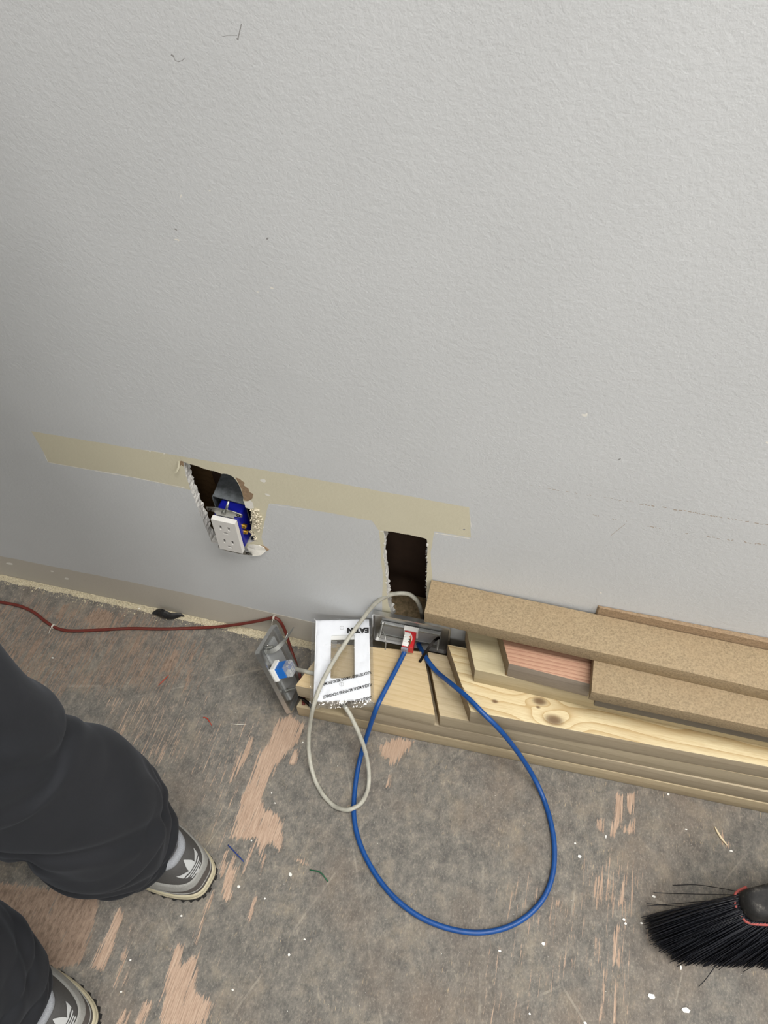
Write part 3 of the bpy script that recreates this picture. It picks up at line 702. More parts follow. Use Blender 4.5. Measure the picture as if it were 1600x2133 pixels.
# plate standing behind the block below the second hole (hollow side to the room)
G2 = frame_from((0.0012, -0.0075, 0.0745), (1.0, 0.034, -0.034), (-0.034, 0.04, 1))
g2 = steel_plate('steel_wall_plate', G2, 0.1145, 0.070, 'steel wall plate with red network jack, wedged upright behind the lumber')
b = MB(); b.box((0.057, 0.036, 0.0045), (0.088, 0.030, 0.005)); 
br = b.build('bracket', MAT['plate_inner'], g2, bevel=0.001)
for k, yy in enumerate((0.0225, 0.0495)):
    b = MB(); b.box((0.057, yy, 0.0068), (0.086, 0.0016, 0.0026)); b.build('bracket_rib', MAT['zinc'], br)
jack(g2, (0.0585, 0.045, 0.003), 0.0, MAT['red_p'], False, [MAT['ww'], MAT['wo'], MAT['wg'], MAT['wbr']], 0.12, 1.0)
screw(g2, (0.016, 0.050, 0.006), (0, -0.25, 1), 0.022); screw(g2, (0.099, 0.046, 0.006), (0.05, -0.25, 1), 0.022)
b = MB(); b.tube(catmull([(0.0165, 0.040, 0.010), (0.024, 0.036, 0.022), (0.0255, 0.020, 0.034), (0.020, -0.022, 0.058), (0.0185, -0.028, 0.062)], 6), [0.0009] * 24 + [0.0003], 6)
b.build('claw', MAT['zinc'], g2, smooth=True)
b = MB(); P = catmull([(0.1, 0.048, 0.010), (0.093, 0.050, 0.020), (0.084, 0.038, 0.034), (0.071, 0.006, 0.052), (0.062, -0.014, 0.064)], 6)
for i in range(len(P) - 1):
    d = (P[i + 1] - P[i]).normalized(); w = d.cross(Vector((0, 0.6, 0.8))).normalized() * 0.0019; u = d.cross(w).normalized() * 0.0005
    q = [P[i] - w - u, P[i] + w - u, P[i] + w + u, P[i] - w + u]; k2 = 0.15 if i == len(P) - 2 else 1
    q += [P[i + 1] - w * k2 - u, P[i + 1] + w - u, P[i + 1] + w + u, P[i + 1] - w * k2 + u]
    b.add(q, [(0, 1, 5, 4), (1, 2, 6, 5), (2, 3, 7, 6), (3, 0, 4, 7), (0, 3, 2, 1), (4, 5, 6, 7)])
b.build('claw', MAT['blacked'], g2)
g2.children[-1]['label'] = 'black pointed spring claw'

# plate lying tilted on the floor against the lumber end
sc1 = 0.979
A1, D1, B1_ = [CC + (Vector(p) - CC) * sc1 for p in ((-0.1525, -0.0906, 0.1040), (-0.1546, -0.0242, 0.0762), (-0.1025, -0.1300, 0.0064))]
G1 = frame_from(B1_, D1 - A1, A1 - B1_)     # x: short side, y: long side upwards, z: hollow side
w1, h1 = (D1 - A1).length, (B1_ - A1).length
g1 = steel_plate('steel_wall_plate', G1, w1, h1, 'steel wall plate with blue network jack, tilted on the floor by the lumber end', 0.0075)
def onp(mtx, px, py, z=0.0):
    inv = mtx.inverted(); o_ = inv @ CC; d_ = inv.to_3x3() @ ray(px, py); return o_ + d_ * ((z - o_.z) / d_.z)
b = MB(); b.box((w1 * 0.52, h1 * 0.5, 0.0035), (0.036, 0.092, 0.004)); br1 = b.build('bracket', MAT['plate_inner'], g1, bevel=0.001)
jp = onp(G1, 573, 1398, 0.006)
jack(g1, (jp.x, jp.y, 0.004), PI / 2, MAT['blue_p'], True, [MAT['ww'], MAT['wb']], 0.0, 1.05)
sp_ = onp(G1, 598, 1438, 0.006); screw(g1, (sp_.x, sp_.y, 0.005), (0.0, 0.1, 1), 0.020)
sp2 = onp(G1, 556, 1350, 0.006); screw(g1, (sp2.x, sp2.y, 0.005), (0.0, 0.1, 1), 0.012)
def ribbon(b, P, w0, tip):
    n_ = len(P)
    for i in range(n_ - 1):
        d = (P[i + 1] - P[i]).normalized(); wv = d.cross(Vector((0.3, 0.2, 1))).normalized(); u = d.cross(wv).normalized() * 0.0004
        f0 = 1 if i / n_ < tip else 1 - (i / n_ - tip) / (1 - tip) * 0.9; f1 = 1 if (i + 1) / n_ < tip else max(0.08, 1 - ((i + 1) / n_ - tip) / (1 - tip) * 0.9)
        q = [P[i] - wv * w0 * f0 - u, P[i] + wv * w0 * f0 - u, P[i] + wv * w0 * f0 + u, P[i] - wv * w0 * f0 + u, P[i + 1] - wv * w0 * f1 - u, P[i + 1] + wv * w0 * f1 - u, P[i + 1] + wv * w0 * f1 + u, P[i + 1] - wv * w0 * f1 + u]
        b.add(q, [(0, 1, 5, 4), (1, 2, 6, 5), (2, 3, 7, 6), (3, 0, 4, 7), (0, 3, 2, 1), (4, 5, 6, 7)])
b = MB(); ribbon(b, catmull([onp(G1, 552, 1358, 0.009), onp(G1, 568, 1356, 0.013), onp(G1, 588, 1340, 0.022), onp(G1, 612, 1307, 0.034)], 8), 0.0032, 0.6); b.build('claw', MAT['zinc'], g1)
b = MB(); b.tube(catmull([onp(G1, 556, 1344, 0.009), onp(G1, 574, 1347, 0.014), onp(G1, 590, 1336, 0.022), onp(G1, 600, 1318, 0.030)], 6), 0.0009, 6)
b.build('claw', MAT['zinc'], g1, smooth=True)

# ================================================================== RECEPTACLE IN THE FIRST HOLE
RC = frame_from((-0.2044, -0.0184, 0.3084), (1, 0.06, 0.0), (0.02, 0.0, 1))
# local: x right, y up, z towards the room ; origin = top-left of the face
rc = empty('electrical_receptacle'); 
RC = Matrix.Translation(wl(439, 1081.5, -0.020)) @ Matrix(((1, 0, 0, 0), (0, 0, -1, 0), (0, 1, 0, 0), (0, 0, 0, 1))) @ Matrix.Rotation(-0.045, 4, 'Z') @ Matrix.Rotation(0.03, 4, 'X')
rc.matrix_world = RC; tag(rc, 'white duplex receptacle with blue body hanging out of the torn wall hole', 'receptacle')
fw, fh, ft = 0.0335, 0.067, 0.0075
def face_with_slots():
    b = bmesh.new(); rect = [Vector((0, -fh)), Vector((fw, -fh)), Vector((fw, 0)), Vector((0, 0))]
    vs = list(rect); fs = [[0, 1, 2, 3]]
    slots = []
    for cy in (-0.0145, -0.0455):
        slots.append([(0.0092, cy + 0.0045), (0.0126, cy + 0.0045), (0.0126, cy - 0.0048), (0.0092, cy - 0.0048)])
        slots.append([(0.0208, cy + 0.0040), (0.0240, cy + 0.0040), (0.0240, cy - 0.0042), (0.0208, cy - 0.0042)])
        slots.append([(0.0140 + 0.0028 * (1 - math.cos(a)), cy - 0.0105 + 0.0028 * math.sin(a)) for a in (PI * 1.0, PI * 0.75, PI * 0.5, PI * 0.25, 0)] if False else
                     [(0.0166 + 0.0042 * math.cos(a), cy - 0.0135 + 0.0046 * math.sin(a)) for a in np.linspace(0, PI, 7)])
    for sl in slots:
        k = len(vs); vs += [Vector(p) for p in sl]; fs.append(list(range(k, k + len(sl))))
    ov, of, orf = cdt(vs, fs)
    v = [b.verts.new((p.x, p.y, 0)) for p in ov]
    for f, o in zip(of, orf):
        if 0 in o and len(o) == 1: b.faces.new([v[i] for i in f])
    be = [e for e in b.edges if len(e.link_faces) == 1]
    r = bmesh.ops.extrude_edge_only(b, edges=be)
    for q in r['geom']:
        if isinstance(q, bmesh.types.BMVert): q.co.z = -ft if (min(q.co.x, fw - q.co.x) < 1e-5 or min(-q.co.y, q.co.y + fh) < 1e-5) else -0.0030
    return b
MAT['rec_p'] = plain('receptacle_plastic', srgb(222, 220, 216), 0.4, 0, 0.02)
o = bm_obj('face', face_with_slots(), MAT['rec_p'], rc)
MAT['slot_in'] = plain('slot_shade', srgb(22, 21, 20), 0.9)
b = MB(); b.box((fw / 2, -fh / 2, -0.0036), (fw - 0.001, fh - 0.001, 0.001)); b.build('slot_shade_sheet', MAT['slot_in'], rc)  # near-black sheet stands in for the shade inside the slots
b = MB(); b.box((fw / 2 + 0.001, -fh / 2 + 0.002, -0.022), (0.035, 0.064, 0.028)); 
MAT['navy_p'] = plain('royal_blue_plastic', srgb(14, 22, 140), 0.42, 0, 0.1)
fit(b.build('body', MAT['navy_p'], rc, bevel=0.003), 35)
def strap(y0, up):
    b = MB(); s = 1 if up else -1
    pr = [(-0.004, 0), (0.004, 0.006), (0.009, 0.016), (0.0165, 0.019), (0.024, 0.016), (0.030, 0.006), (0.0375, 0)]
    poly = [(0.004, 0.0), (0.0295, 0.0), (0.030, 0.006), (0.0415, 0.007), (0.0425, 0.013), (0.030, 0.0165), (0.004, 0.0165), (-0.008, 0.013), (-0.007, 0.007), (0.003, 0.006)]
    b.prism([(x, y0 + s * y) for x, y in (poly if up else poly[::-1])], -0.0095, -0.0082)
    o = b.build('mounting_strap', MAT['zinc'], rc, bevel=0.0003)
    q = MB(); q.cyl((0.0168, y0 + s * 0.0095, -0.0082), (0.0168, y0 + s * 0.0095, -0.0060), 0.0034, 14); q.cyl((0.0168, y0 + s * 0.0095, -0.006), (0.0168, y0 + s * 0.0095, -0.0055), 0.0034, 14, 0.0026); q.build('screw_head', MAT['zinc'], o)
    for ex in (-0.003, 0.0365):
        q = MB(); q.tube([(ex + 0.0022 * math.cos(a), y0 + s * 0.0102 + 0.0022 * math.sin(a), -0.0081) for a in np.linspace(0, 2 * PI, 13)], 0.0005, 6); q.build('ear_hole_rim', MAT['blacked'], o)
strap(-0.0005, True); strap(-fh + 0.0005, False)
b = MB(); b.cyl((0.020, 0.012, -0.008), (0.023, 0.026, -0.016), 0.0017, 10); b.build('mounting_screw', MAT['zinc'], rc, smooth=True)
for k, yy_ in enumerate((-0.0215, -0.0345)):
    b = MB(); b.cyl((0.0355, yy_, -0.015), (0.0400, yy_, -0.0145), 0.0038, 14, 0.0030); b.cyl((0.0398, yy_, -0.0145), (0.0404, yy_, -0.0144), 0.0030, 14, 0.001)
    fit(b.build('terminal_screw', MAT['gold'], rc), 40)
# galvanised outlet box recessed in the cavity
MAT['galv'] = plain('galvanised_steel', srgb(128, 134, 138), 0.42, 0.75, 0.35, 120)
bx_ = empty('outlet_box', (0, 0, 0)); tag(bx_, 'galvanised steel outlet box recessed in the torn wall hole', 'outlet box')
zt = 0.325; xl, xr = -0.212, -0.153
b = MB()
b.add([(xl, 0.012, zt - 0.006), (xr, 0.012, zt - 0.014), (xr + 0.002, 0.060, zt + 0.004), (xl + 0.004, 0.060, zt + 0.012), (xl, 0.012, zt - 0.0075), (xr, 0.012, zt - 0.0155), (xr + 0.002, 0.060, zt + 0.0025), (xl + 0.004, 0.060, zt + 0.0105)],
      [(0, 1, 2, 3), (7, 6, 5, 4), (0, 4, 5, 1), (1, 5, 6, 2), (2, 6, 7, 3), (3, 7, 4, 0)]); b.build('top_plate', MAT['galv'], bx_)
b = MB(); b.box((xr + 0.0015, 0.036, 0.268), (0.0015, 0.05, 0.096)); b.build('side_plate', MAT['galv'], bx_)
b = MB(); b.box((xl - 0.0005, 0.036, 0.268), (0.0015, 0.05, 0.10)); b.build('side_plate', MAT['galv'], bx_)
b = MB(); b.box((-0.1825, 0.061, 0.268), (0.060, 0.0015, 0.11)); b.build('back_plate', MAT['galv'], bx_)
b = MB(); b.box((-0.1825, 0.036, 0.219), (0.060, 0.05, 0.0015)); b.build('bottom_plate', MAT['galv'], bx_)
b = MB(); b.box((xr + 0.0065, 0.006, 0.2265), (0.014, 0.0015, 0.012)); b.build('mounting_ear', MAT['galv'], bx_)
b = MB(); b.box((-0.1985, 0.060, zt + 0.017), (0.016, 0.0015, 0.022), Matrix.Rotation(0.3, 3, 'Y')); b.build('mounting_ear', MAT['galv'], bx_)
b = MB(); b.cyl((-0.176, 0.036, zt + 0.001), (-0.176, 0.036, zt + 0.005), 0.0045, 14, 0.003); fit(b.build('clamp_screw', MAT['zinc'], bx_), 40)
# wires inside
b = MB(); b.tube(catmull([(-0.172, 0.02, 0.30), (-0.160, 0.004, 0.28), (-0.157, 0.002, 0.262), (-0.166, 0.004, 0.25)], 8), 0.0016, 8)
MAT['black_p'] = plain('black_plastic', srgb(30, 30, 31), 0.5, 0, 0.15)
b.build('wire', MAT['black_p'], bx_, smooth=True)

# torn plasterboard flaps and crumbs around the first hole
def flap(name, px, lift, mat, label, seed, thick=0.0007):
    r = random.Random(seed); P = [wl(*q) for q in px]; n = len(P)
    v = [p + Vector((0, -l, 0)) for p, l in zip(P, lift)]; c = sum(v, Vector()) / n + Vector((0, -0.0008, 0))
    b = MB(); vv = v + [c] + [p + Vector((0, thick, 0)) for p in v] + [c + Vector((0, thick, 0))]
    b.add(vv, [(i, (i + 1) % n, n) for i in range(n)] + [(n + 1 + (i + 1) % n, n + 1 + i, 2 * n + 1) for i in range(n)] + [(i, n + 1 + i, n + 1 + (i + 1) % n, (i + 1) % n) for i in range(n)])
    o = b.build(name, mat, origin=c); return tag(o, label, 'torn paper')
flap('torn_paper_flap', zpx(340, 920, 5.714, [(995, 1250), (1020, 1225), (1080, 1215), (1150, 1222), (1200, 1245), (1238, 1285), (1180, 1325), (1100, 1332), (1050, 1315)]), [0.0002, 0.0008, 0.0018, 0.0022, 0.0022, 0.0012, 0.004, 0.0052, 0.0045], MAT['chip'], 'white torn paper flap curling off the wall below the receptacle', 2)
flap('torn_paper_flap', zpx(340, 920, 5.714, [(1165, 1235), (1215, 1245), (1262, 1282), (1240, 1290), (1195, 1258)]), [0.0004, 0.0008, 0.0006, 0.0016, 0.0014], MAT['kraft'], 'small brown paper tear at the tip of the white flap', 3)
flap('torn_paper_flap', zpx(340, 920, 5.714, [(150, 345), (185, 300), (190, 250), (178, 236), (200, 228), (205, 300), (175, 345)]), [0.004, 0.002, 0.001, 0.0004, 0.0004, 0.003, 0.0046], MAT['beige'], 'curled paper flap at the upper left corner of the torn hole', 4)
def crumbs(verts, faces, c, s, r):
    pts = [Vector((r.gauss(0, 1), r.gauss(0, 1), r.gauss(0, 1))).normalized() * s * r.uniform(0.6, 1.2) for _ in range(3)]
    a = [Vector((s, 0, 0)), Vector((-s, 0, 0)), Vector((0, s, 0)), Vector((0, -s, 0)), Vector((0, 0, s)), Vector((0, 0, -s))]
    a = [p * r.uniform(0.5, 1.25) + Vector((r.uniform(-.3, .3), r.uniform(-.3, .3), r.uniform(-.3, .3))) * s for p in a]
    k = len(verts); verts += [Vector(c) + p for p in a]
    for f in ((0, 2, 4), (2, 1, 4), (1, 3, 4), (3, 0, 4), (2, 0, 5), (1, 2, 5), (3, 1, 5), (0, 3, 5)): faces.append(tuple(k + i for i in f))
r = random.Random(9); V_ = []; F_ = []
for _ in range(420):
    t = r.random(); a = Vector((1085, 815)).lerp(Vector((1120, 1040)), t) + Vector((r.gauss(0, 24), r.gauss(0, 16)))
    p = wl(340 + a.x / 5.714, 920 + a.y / 5.714, -r.uniform(0.0, 0.003)); crumbs(V_, F_, p, 0.0004 + 0.0017 * r.random() ** 3, r)
for _ in range(120):
    a = Vector((1045, 1060)).lerp(Vector((1110, 1170)), r.random()) + Vector((r.gauss(0, 10), r.gauss(0, 10)))
    p = wl(340 + a.x / 5.714, 920 + a.y / 5.714, -r.uniform(-0.002, 0.001)); crumbs(V_, F_, p, r.uniform(0.0005, 0.0013), r)
tag(mesh_obj('gypsum_crumbs', V_, F_, MAT['gypsum_c'], origin=wl(533, 1085)), 'crumbled gypsum at the right rim of the torn receptacle hole', 'gypsum', kind='stuff')
V_ = []; F_ = []
for (H, lo, hi) in ((hole2_px, 7, 16), (hole2_px, 19, 27)):
    for i in range(lo, min(hi, len(H) - 1)):
        for _ in range(16):
            q = Vector(H[i]).lerp(Vector(H[(i + 1) % len(H)]), r.random()) + Vector((r.gauss(0, 0.8), r.gauss(0, .8)))
            crumbs(V_, F_, wl(q.x, q.y, r.uniform(-0.001, 0.010)), r.uniform(0.0004, 0.0015), r)
tag(mesh_obj('gypsum_crumbs', V_, F_, MAT['gypsum'], origin=wl(840, 1190)), 'ragged gypsum crumbs on both rims of the rectangular hole', 'gypsum', kind='stuff')

# ================================================================== PACKET WITH WHITE WALL PLATE
def rodr(w):
    w = Vector(w); return Matrix.Rotation(w.length, 3, w.normalized())
PW, PH = 0.0785, 0.1235
pk = empty('wall_plate_packet')
mw = (rodr((0.0508, 0.0566, 0.2867))).to_4x4(); mw.translation = Vector((-0.0796, -0.0248, 0.1135)); pk.matrix_world = mw
tag(pk, 'clear plastic packet holding a white wall plate, lying on the sawn block', 'packet')
def plate_mesh():
    b = bmesh.new(); vs = [Vector(p) for p in [(0, -PH), (PW, -PH), (PW, 0), (0, 0)]]; fs = [[0, 1, 2, 3]]
    cw, ch = 0.0335, 0.0668; cx, cy = PW * 0.505, -PH * 0.47
    cut = [(cx - cw / 2 + x, cy - ch / 2 + y) for x, y in rrect(cw, ch, 0.002, 3)]
    for poly in (cut,):
        k = len(vs); vs += [Vector(p) for p in poly]; fs.append(list(range(k, k + len(poly))))
    ov, of, orf = cdt(vs, fs)
    v = [b.verts.new((p.x, p.y, 0.004)) for p in ov]
    for f, o in zip(of, orf):
        if 0 in o and len(o) == 1: b.faces.new([v[i] for i in f])
    be = [e for e in b.edges if len(e.link_faces) == 1]; r_ = bmesh.ops.extrude_edge_only(b, edges=be)
    for q in r_['geom']:
        if isinstance(q, bmesh.types.BMVert): q.co.z = -0.001
    return b, (cx, cy, cw, ch)
pb, (ccx, ccy, ccw, cch) = plate_mesh()
MAT['w_plate'] = plain('glossy_white_plate', srgb(238, 240, 244), 0.35, 0, 0.01)
po = bm_obj('plate', pb, MAT['w_plate'], pk)
md = po.modifiers.new('bevel', 'BEVEL'); md.width = 0.0012; md.segments = 2; md.limit_method = 'ANGLE'
for y in (-0.0135, -PH + 0.0225):
    b = MB(); b.tube([(PW * 0.49 + 0.0028 * math.cos(a), y + 0.0028 * math.sin(a), 0.0041) for a in np.linspace(0, 2 * PI, 19)], 0.0002, 5)
    b.box((PW * 0.49, y, 0.0041), (0.0005, 0.0052, 0.0003)); b.build('screw_cover', MAT['scuff'], pk)
b = MB(); b.box((ccx, ccy + cch / 2 - 0.0035, 0.0012), (ccw, 0.0065, 0.0006)); slip = b.build('paper_slip', MAT['w_plastic'], pk)
b = MB(); r = random.Random(2)
for k in range(4):
    x = ccx - ccw / 2 + 0.001; y = ccy + cch / 2 - 0.011 - 0.0032 * k
    for _ in range(1 + k % 2 * 2):
        L = r.uniform(0.003, 0.008)
        if x + L < ccx: b.box((x + L / 2, y, 0.0035), (L, 0.0011, 0.0001)); x += L + 0.0012
b.build('fine_print', MAT['scuff'], pk)
# clear bag
tb = NT('clear_film'); tb.b.inputs['Alpha'].default_value = 1.0
gl = tb.n('ShaderNodeBsdfGlossy', i_Roughness=0.12); gl.inputs[0].default_value = (1, 1, 1, 1)
trn = tb.n('ShaderNodeBsdfTransparent'); trn.inputs[0].default_value = (0.95, 0.955, 0.96, 1)
fr = tb.n('ShaderNodeFresnel', i_IOR=1.32); bn = tb.n('ShaderNodeBump', i_Strength=0.6, i_Distance=0.003)
tb.l(tb.noise(tb.coord(), 60, 3, 0.6, 1.2), bn.inputs['Height']); tb.l(bn.outputs[0], gl.inputs['Normal']); tb.l(bn.outputs[0], fr.inputs['Normal'])
mx = tb.n('ShaderNodeMixShader'); tb.l(tb.math('ADD', fr.outputs[0], 0.07), mx.inputs[0]); tb.l(trn.outputs[0], mx.inputs[1]); tb.l(gl.outputs[0], mx.inputs[2])
tb.l(mx.outputs[0], tb.t.nodes['Material Output'].inputs[0]); MAT['film'] = tb.m
def bag():
    x0, x1, y0, y1 = -0.0055, PW + 0.0045, -PH - 0.0105, 0.0035; nx, ny = 46, 70; V = []; Fq = []
    for top in (1, 0):
        for j in range(ny + 1):
            for i in range(nx + 1):
                u = i / nx; v = j / ny; x = x0 + (x1 - x0) * u; y = y0 + (y1 - y0) * v
                inside = min((x + 0.0005) / 0.005, (PW + 0.0005 - x) / 0.0045, (y + PH + 0.0005) / 0.009, (0.001 - y) / 0.003)
                k = max(0, min(1, 0.5 + 0.5 * inside)); q = k * k * (3 - 2 * k)
                wr = mnoise.noise(Vector((x * 160, y * 70, 3 + top))) * 0.0009
                edge = mnoise.noise(Vector((x * 420, y * 300, 7))) * 0.0016 * max(0, 1 - (y - y0) / 0.014)
                z = 0.0014 + (0.0034 if top else -0.0030) * q + (wr if q > .2 else wr * .4) * (1 if top else 0.2) * (0.5) + edge
                if top and q > 0.95: z = max(z, 0.00425)
                yy2 = y + (0.002 * mnoise.noise(Vector((x * 130, 2, 0))) if j == 0 else 0)
                V.append((x, yy2, z))
    N = (nx + 1) * (ny + 1)
    for t_ in (0, 1):
        for j in range(ny):
            for i in range(nx):
                a = t_ * N + j * (nx + 1) + i; f = (a, a + 1, a + nx + 2, a + nx + 1); Fq.append(f if t_ == 0 else f[::-1])
    return V, Fq
V_, F_ = bag(); bg = mesh_obj('bag', V_, F_, MAT['film'], pk, smooth=True)
MAT['ink'] = plain('black_print', srgb(24, 23, 24), 0.5, 0, 0.05)
def text_mesh(txt, size, bold=0.0, shear=0.0):
    cu = bpy.data.curves.new('lettering', 'FONT'); cu.body = txt; cu.size = size; cu.offset = bold; cu.shear = shear; cu.align_x = 'LEFT'
    o = bpy.data.objects.new('lettering', cu); COL.objects.link(o)
    dg = bpy.context.evaluated_depsgraph_get(); me = bpy.data.meshes.new_from_object(o.evaluated_get(dg)); me.name = 'lettering'
    bpy.data.objects.remove(o); return me
def put_text(txt, size, x, y, ang, par, z=0.0049, bold=0.0, sx=1.0, cut=True):
    me = text_mesh(txt, size, bold); me.materials.clear(); me.materials.append(MAT['ink'])
    o = bpy.data.objects.new('lettering', me); o.location = (x, y, z); o.rotation_euler = (0, 0, ang); o.scale = (sx, 1, 1); link(o, par); return o
sl = PI + math.radians(-13)
def pkpos(px, py):      # pixel on the packet's top plane -> packet coordinates
    inv = mw.inverted(); o_ = inv @ CC; d_ = (inv.to_3x3() @ ray(px, py)); t = (0.0049 - o_.z) / d_.z; return o_ + d_ * t
def print_line(txt, a, b, h):
    A, B = pkpos(*a), pkpos(*b); d = B - A; me_ = text_mesh(txt, 1.0); xs = [v.co.x for v in me_.vertices]; ys = [v.co.y for v in me_.vertices]; w = max(xs) - min(xs)
    bpy.data.meshes.remove(me_)
    H = h / 0.69
    put_text(txt, H, A.x, A.y, math.atan2(d.y, d.x), bg, 0.0050, 0.00012, d.length / (w * H))
print_line('PLACA DE PARED TAMANO MEDIO IRROMPIBLE', (772.5, 1397.5), (664.5, 1424.5), 0.0042)
print_line('PLAQUE MURAL MOYENNES INCASSABLES', (773.5, 1423.0), (672.5, 1449.5), 0.0042)
print_line('UNBREAKABLE WALL PLATE', (774, 1449.5), (708, 1466.0), 0.0042)
def print_logo(txt, a, b, h):
    A, B = pkpos(*a), pkpos(*b); d = B - A; me_ = text_mesh(txt, 1.0); xs = [v.co.x for v in me_.vertices]; w = max(xs) - min(xs); bpy.data.meshes.remove(me_); H = h / 0.69
    put_text(txt, H, A.x, A.y, math.atan2(d.y, d.x), bg, 0.0050, 0.0007, d.length / (w * H))
print_logo('EAT\u00b7N', (768.5, 1308.0), (725.5, 1308.5), 0.0072)

# ================================================================== CABLES
def cable_mat(name, col, rough, ribs=0):
    t = NT(name); v = t.coord(); nz = t.noise(v, 120, 4)
    a = tuple(c * 0.86 for c in col[:3]) + (1,); c_ = tuple(min(1, c * 1.12) for c in col[:3]) + (1,)
    return t.out(t.ramp(nz, [(0.3, a), (0.7, c_)]), rough, 0, nz, 0.12, 0.0004)
def cable(name, pts, r, mat, label, per=10, n=14, section=None):
    P = catmull(pts, per); b = MB(); b.tube(P, r, n, True, section); c = P[0]
    return tag(b.build(name, mat, origin=c, smooth=True), label, 'cable'), P
def PX(L): return [fl(*p) if len(p) == 3 else Vector(p[3:]) for p in L]
RB = 0.0034; g = RB + 0.0004
BLUE = PX([(849, 1345, 0.112), (838, 1368, 0.109), (822, 1400, 0.107), (800, 1442, 0.106), (783, 1478, 0.100), (766, 1528, 0.050), (751, 1577, 0.010), (741, 1630, g), (737, 1685, g), (742, 1730, g), (757, 1775, g), (783, 1822, g), (818, 1866, g), (862, 1902, g), (910, 1926, g),
    (962, 1940, g), (1010, 1942, g), (1060, 1930, g), (1103, 1904, g), (1135, 1866, g), (1152, 1818, g), (1155, 1765, g), (1148, 1715, g), (1131, 1660, g), (1108, 1612, 0.022), (1078, 1566, 0.066), (1042, 1521, 0.118), (1006, 1485, 0.138), (972, 1451, 0.139), (940, 1424, 0.128), (912, 1401, 0.106), (894, 1380, 0.103), (880, 1358, 0.094), (871, 1340, 0.075), (866, 1325, 0.05)])
MAT['blue_c'] = cable_mat('blue_cable_jacket', srgb(12, 73, 142), 0.40)
cable('network_cable', BLUE, RB, MAT['blue_c'], 'blue network cable looping out over the floor from the red jack')
RG = 0.0030; g = RG + 0.0003; pz = 0.1225
GREY = PX([(608, 1391, 0.075), (622, 1395, 0.088), (638, 1399, 0.1005), (656, 1404, 0.1015), (680, 1420, 0.1012), (700, 1445, 0.1012), (716, 1468, 0.1012), (731, 1492, 0.094), (746, 1524, 0.078), (760, 1562, 0.048), (768, 1604, 0.018), (767, 1640, 0.008), (755, 1669, 0.0135), (735, 1684, 0.0145), (715, 1686, 0.010), (695, 1678, g), (675, 1658, g), (659, 1631, g), (648, 1596, 0.012), (643, 1556, 0.030), (645, 1514, 0.066), (653, 1471, 0.110),
    (667, 1430, 0.1245), (685, 1394, pz + 0.002), (703, 1364, pz + 0.001), (727, 1328, pz + 0.004), (752, 1294, 0.136), (777, 1262, 0.158), (802, 1243, 0.176), (830, 1236, 0.184), (852, 1238, 0.178)])
# into the wall through the second hole
GREY += [wl(868, 1250, 0.012), wl(876, 1268, 0.022), wl(880, 1290, 0.030), wl(881, 1320, 0.034)]
MAT['grey_c'] = cable_mat('grey_cable_jacket', srgb(178, 176, 164), 0.5)
def twist_cable():
    P = catmull(GREY, 14); b = MB()
    # four twisted cores show through the jacket as slight ribs
    pts = P; m = len(pts); n = 14; prev = None; base = 0; ph = 0
    for i, p in enumerate(pts):
        t = (pts[min(i + 1, m - 1)] - pts[max(i - 1, 0)]).normalized()
        u = t.cross(Vector((0, 0, 1))).normalized() if prev is None else (prev - t * prev.dot(t)).normalized()
        prev = u; w = t.cross(u); ph += (pts[i] - pts[i - 1]).length * 260 if i else 0
        for k in range(n):
            a = 2 * PI * k / n; q = RG * (1 + 0.05 * math.sin(3 * a + ph)); b.v.append(p + (u * math.cos(a) + w * math.sin(a)) * q)
    for i in range(m - 1):
        for k in range(n):
            a = i * n + k; c = i * n + (k + 1) % n; b.f.append((a, c, c + n, a + n))
    return b
tag(twist_cable().build('network_cable', MAT['grey_c'], origin=GREY[0], smooth=True), 'pale grey network cable looped from the wall hole over the packet to the blue jack', 'cable')
RR = 0.0026; g = 0.0028
RED = PX([(-60, 1243, g), (0, 1254, g), (40, 1262, g), (70, 1275, g), (96, 1295, g), (120, 1309, g), (150, 1314, g), (210, 1312, g), (270, 1309, g), (340, 1310, g), (410, 1308, g), (455, 1305.5, 0.008)]) + [wl(500, 1300, -0.0075), wl(535, 1294, -0.0060), wl(560, 1288.5, -0.0045), wl(571, 1287, -0.0042), wl(582, 1293, -0.0050), wl(593, 1312, -0.010)] + PX([(602, 1340, 0.022), (611, 1366, 0.010), (620, 1392, 0.012)]) + \
      [fl(628, 1420, 0.036), fl(632, 1445, 0.0345), fl(632.5, 1468, 0.0335)]
MAT['red_c'] = cable_mat('dark_red_cable', srgb(104, 40, 31), 0.5)
cable('bell_wire', RED, RR, MAT['red_c'], 'thin dark red twin cable along the floor at the wall base', 10, 14, lambda a: 0.62 + 0.38 * abs(math.cos(a)))
MAT['thread'] = plain('white_thread', srgb(224, 220, 208), 0.8)
def ring_on(P, c, r, k, label):
    b = MB(); t = (P[c + 1] - P[c - 1]).normalized(); u = t.cross(Vector((0, 0, 1))).normalized(); w = t.cross(u)
    for off in range(k):
        q = P[c] + t * (off * 0.0012)
        b.tube([q + (u * math.cos(a) * 1.15 + w * math.sin(a)) * r for a in np.linspace(0, 2 * PI, 13)], 0.0004, 5)
    b.tube([P[c] + u * r, P[c] + u * (r + 0.004) - Vector((0, 0, 0.001)), P[c] + u * (r + 0.007) + t * 0.002 + Vector((0, -0.003, -0.002))], 0.0004, 5)
    return tag(b.build('cable_tie', MAT['thread'], origin=P[c], smooth=True), label, 'tie')
PR = catmull(RED, 10)
ring_on(PR, 46, 0.0031, 3, 'pale thread tied around the red cable near the left edge')
ring_on(PR, 149, 0.0031, 3, 'pale thread tied around the red cable at its bend above the plate')
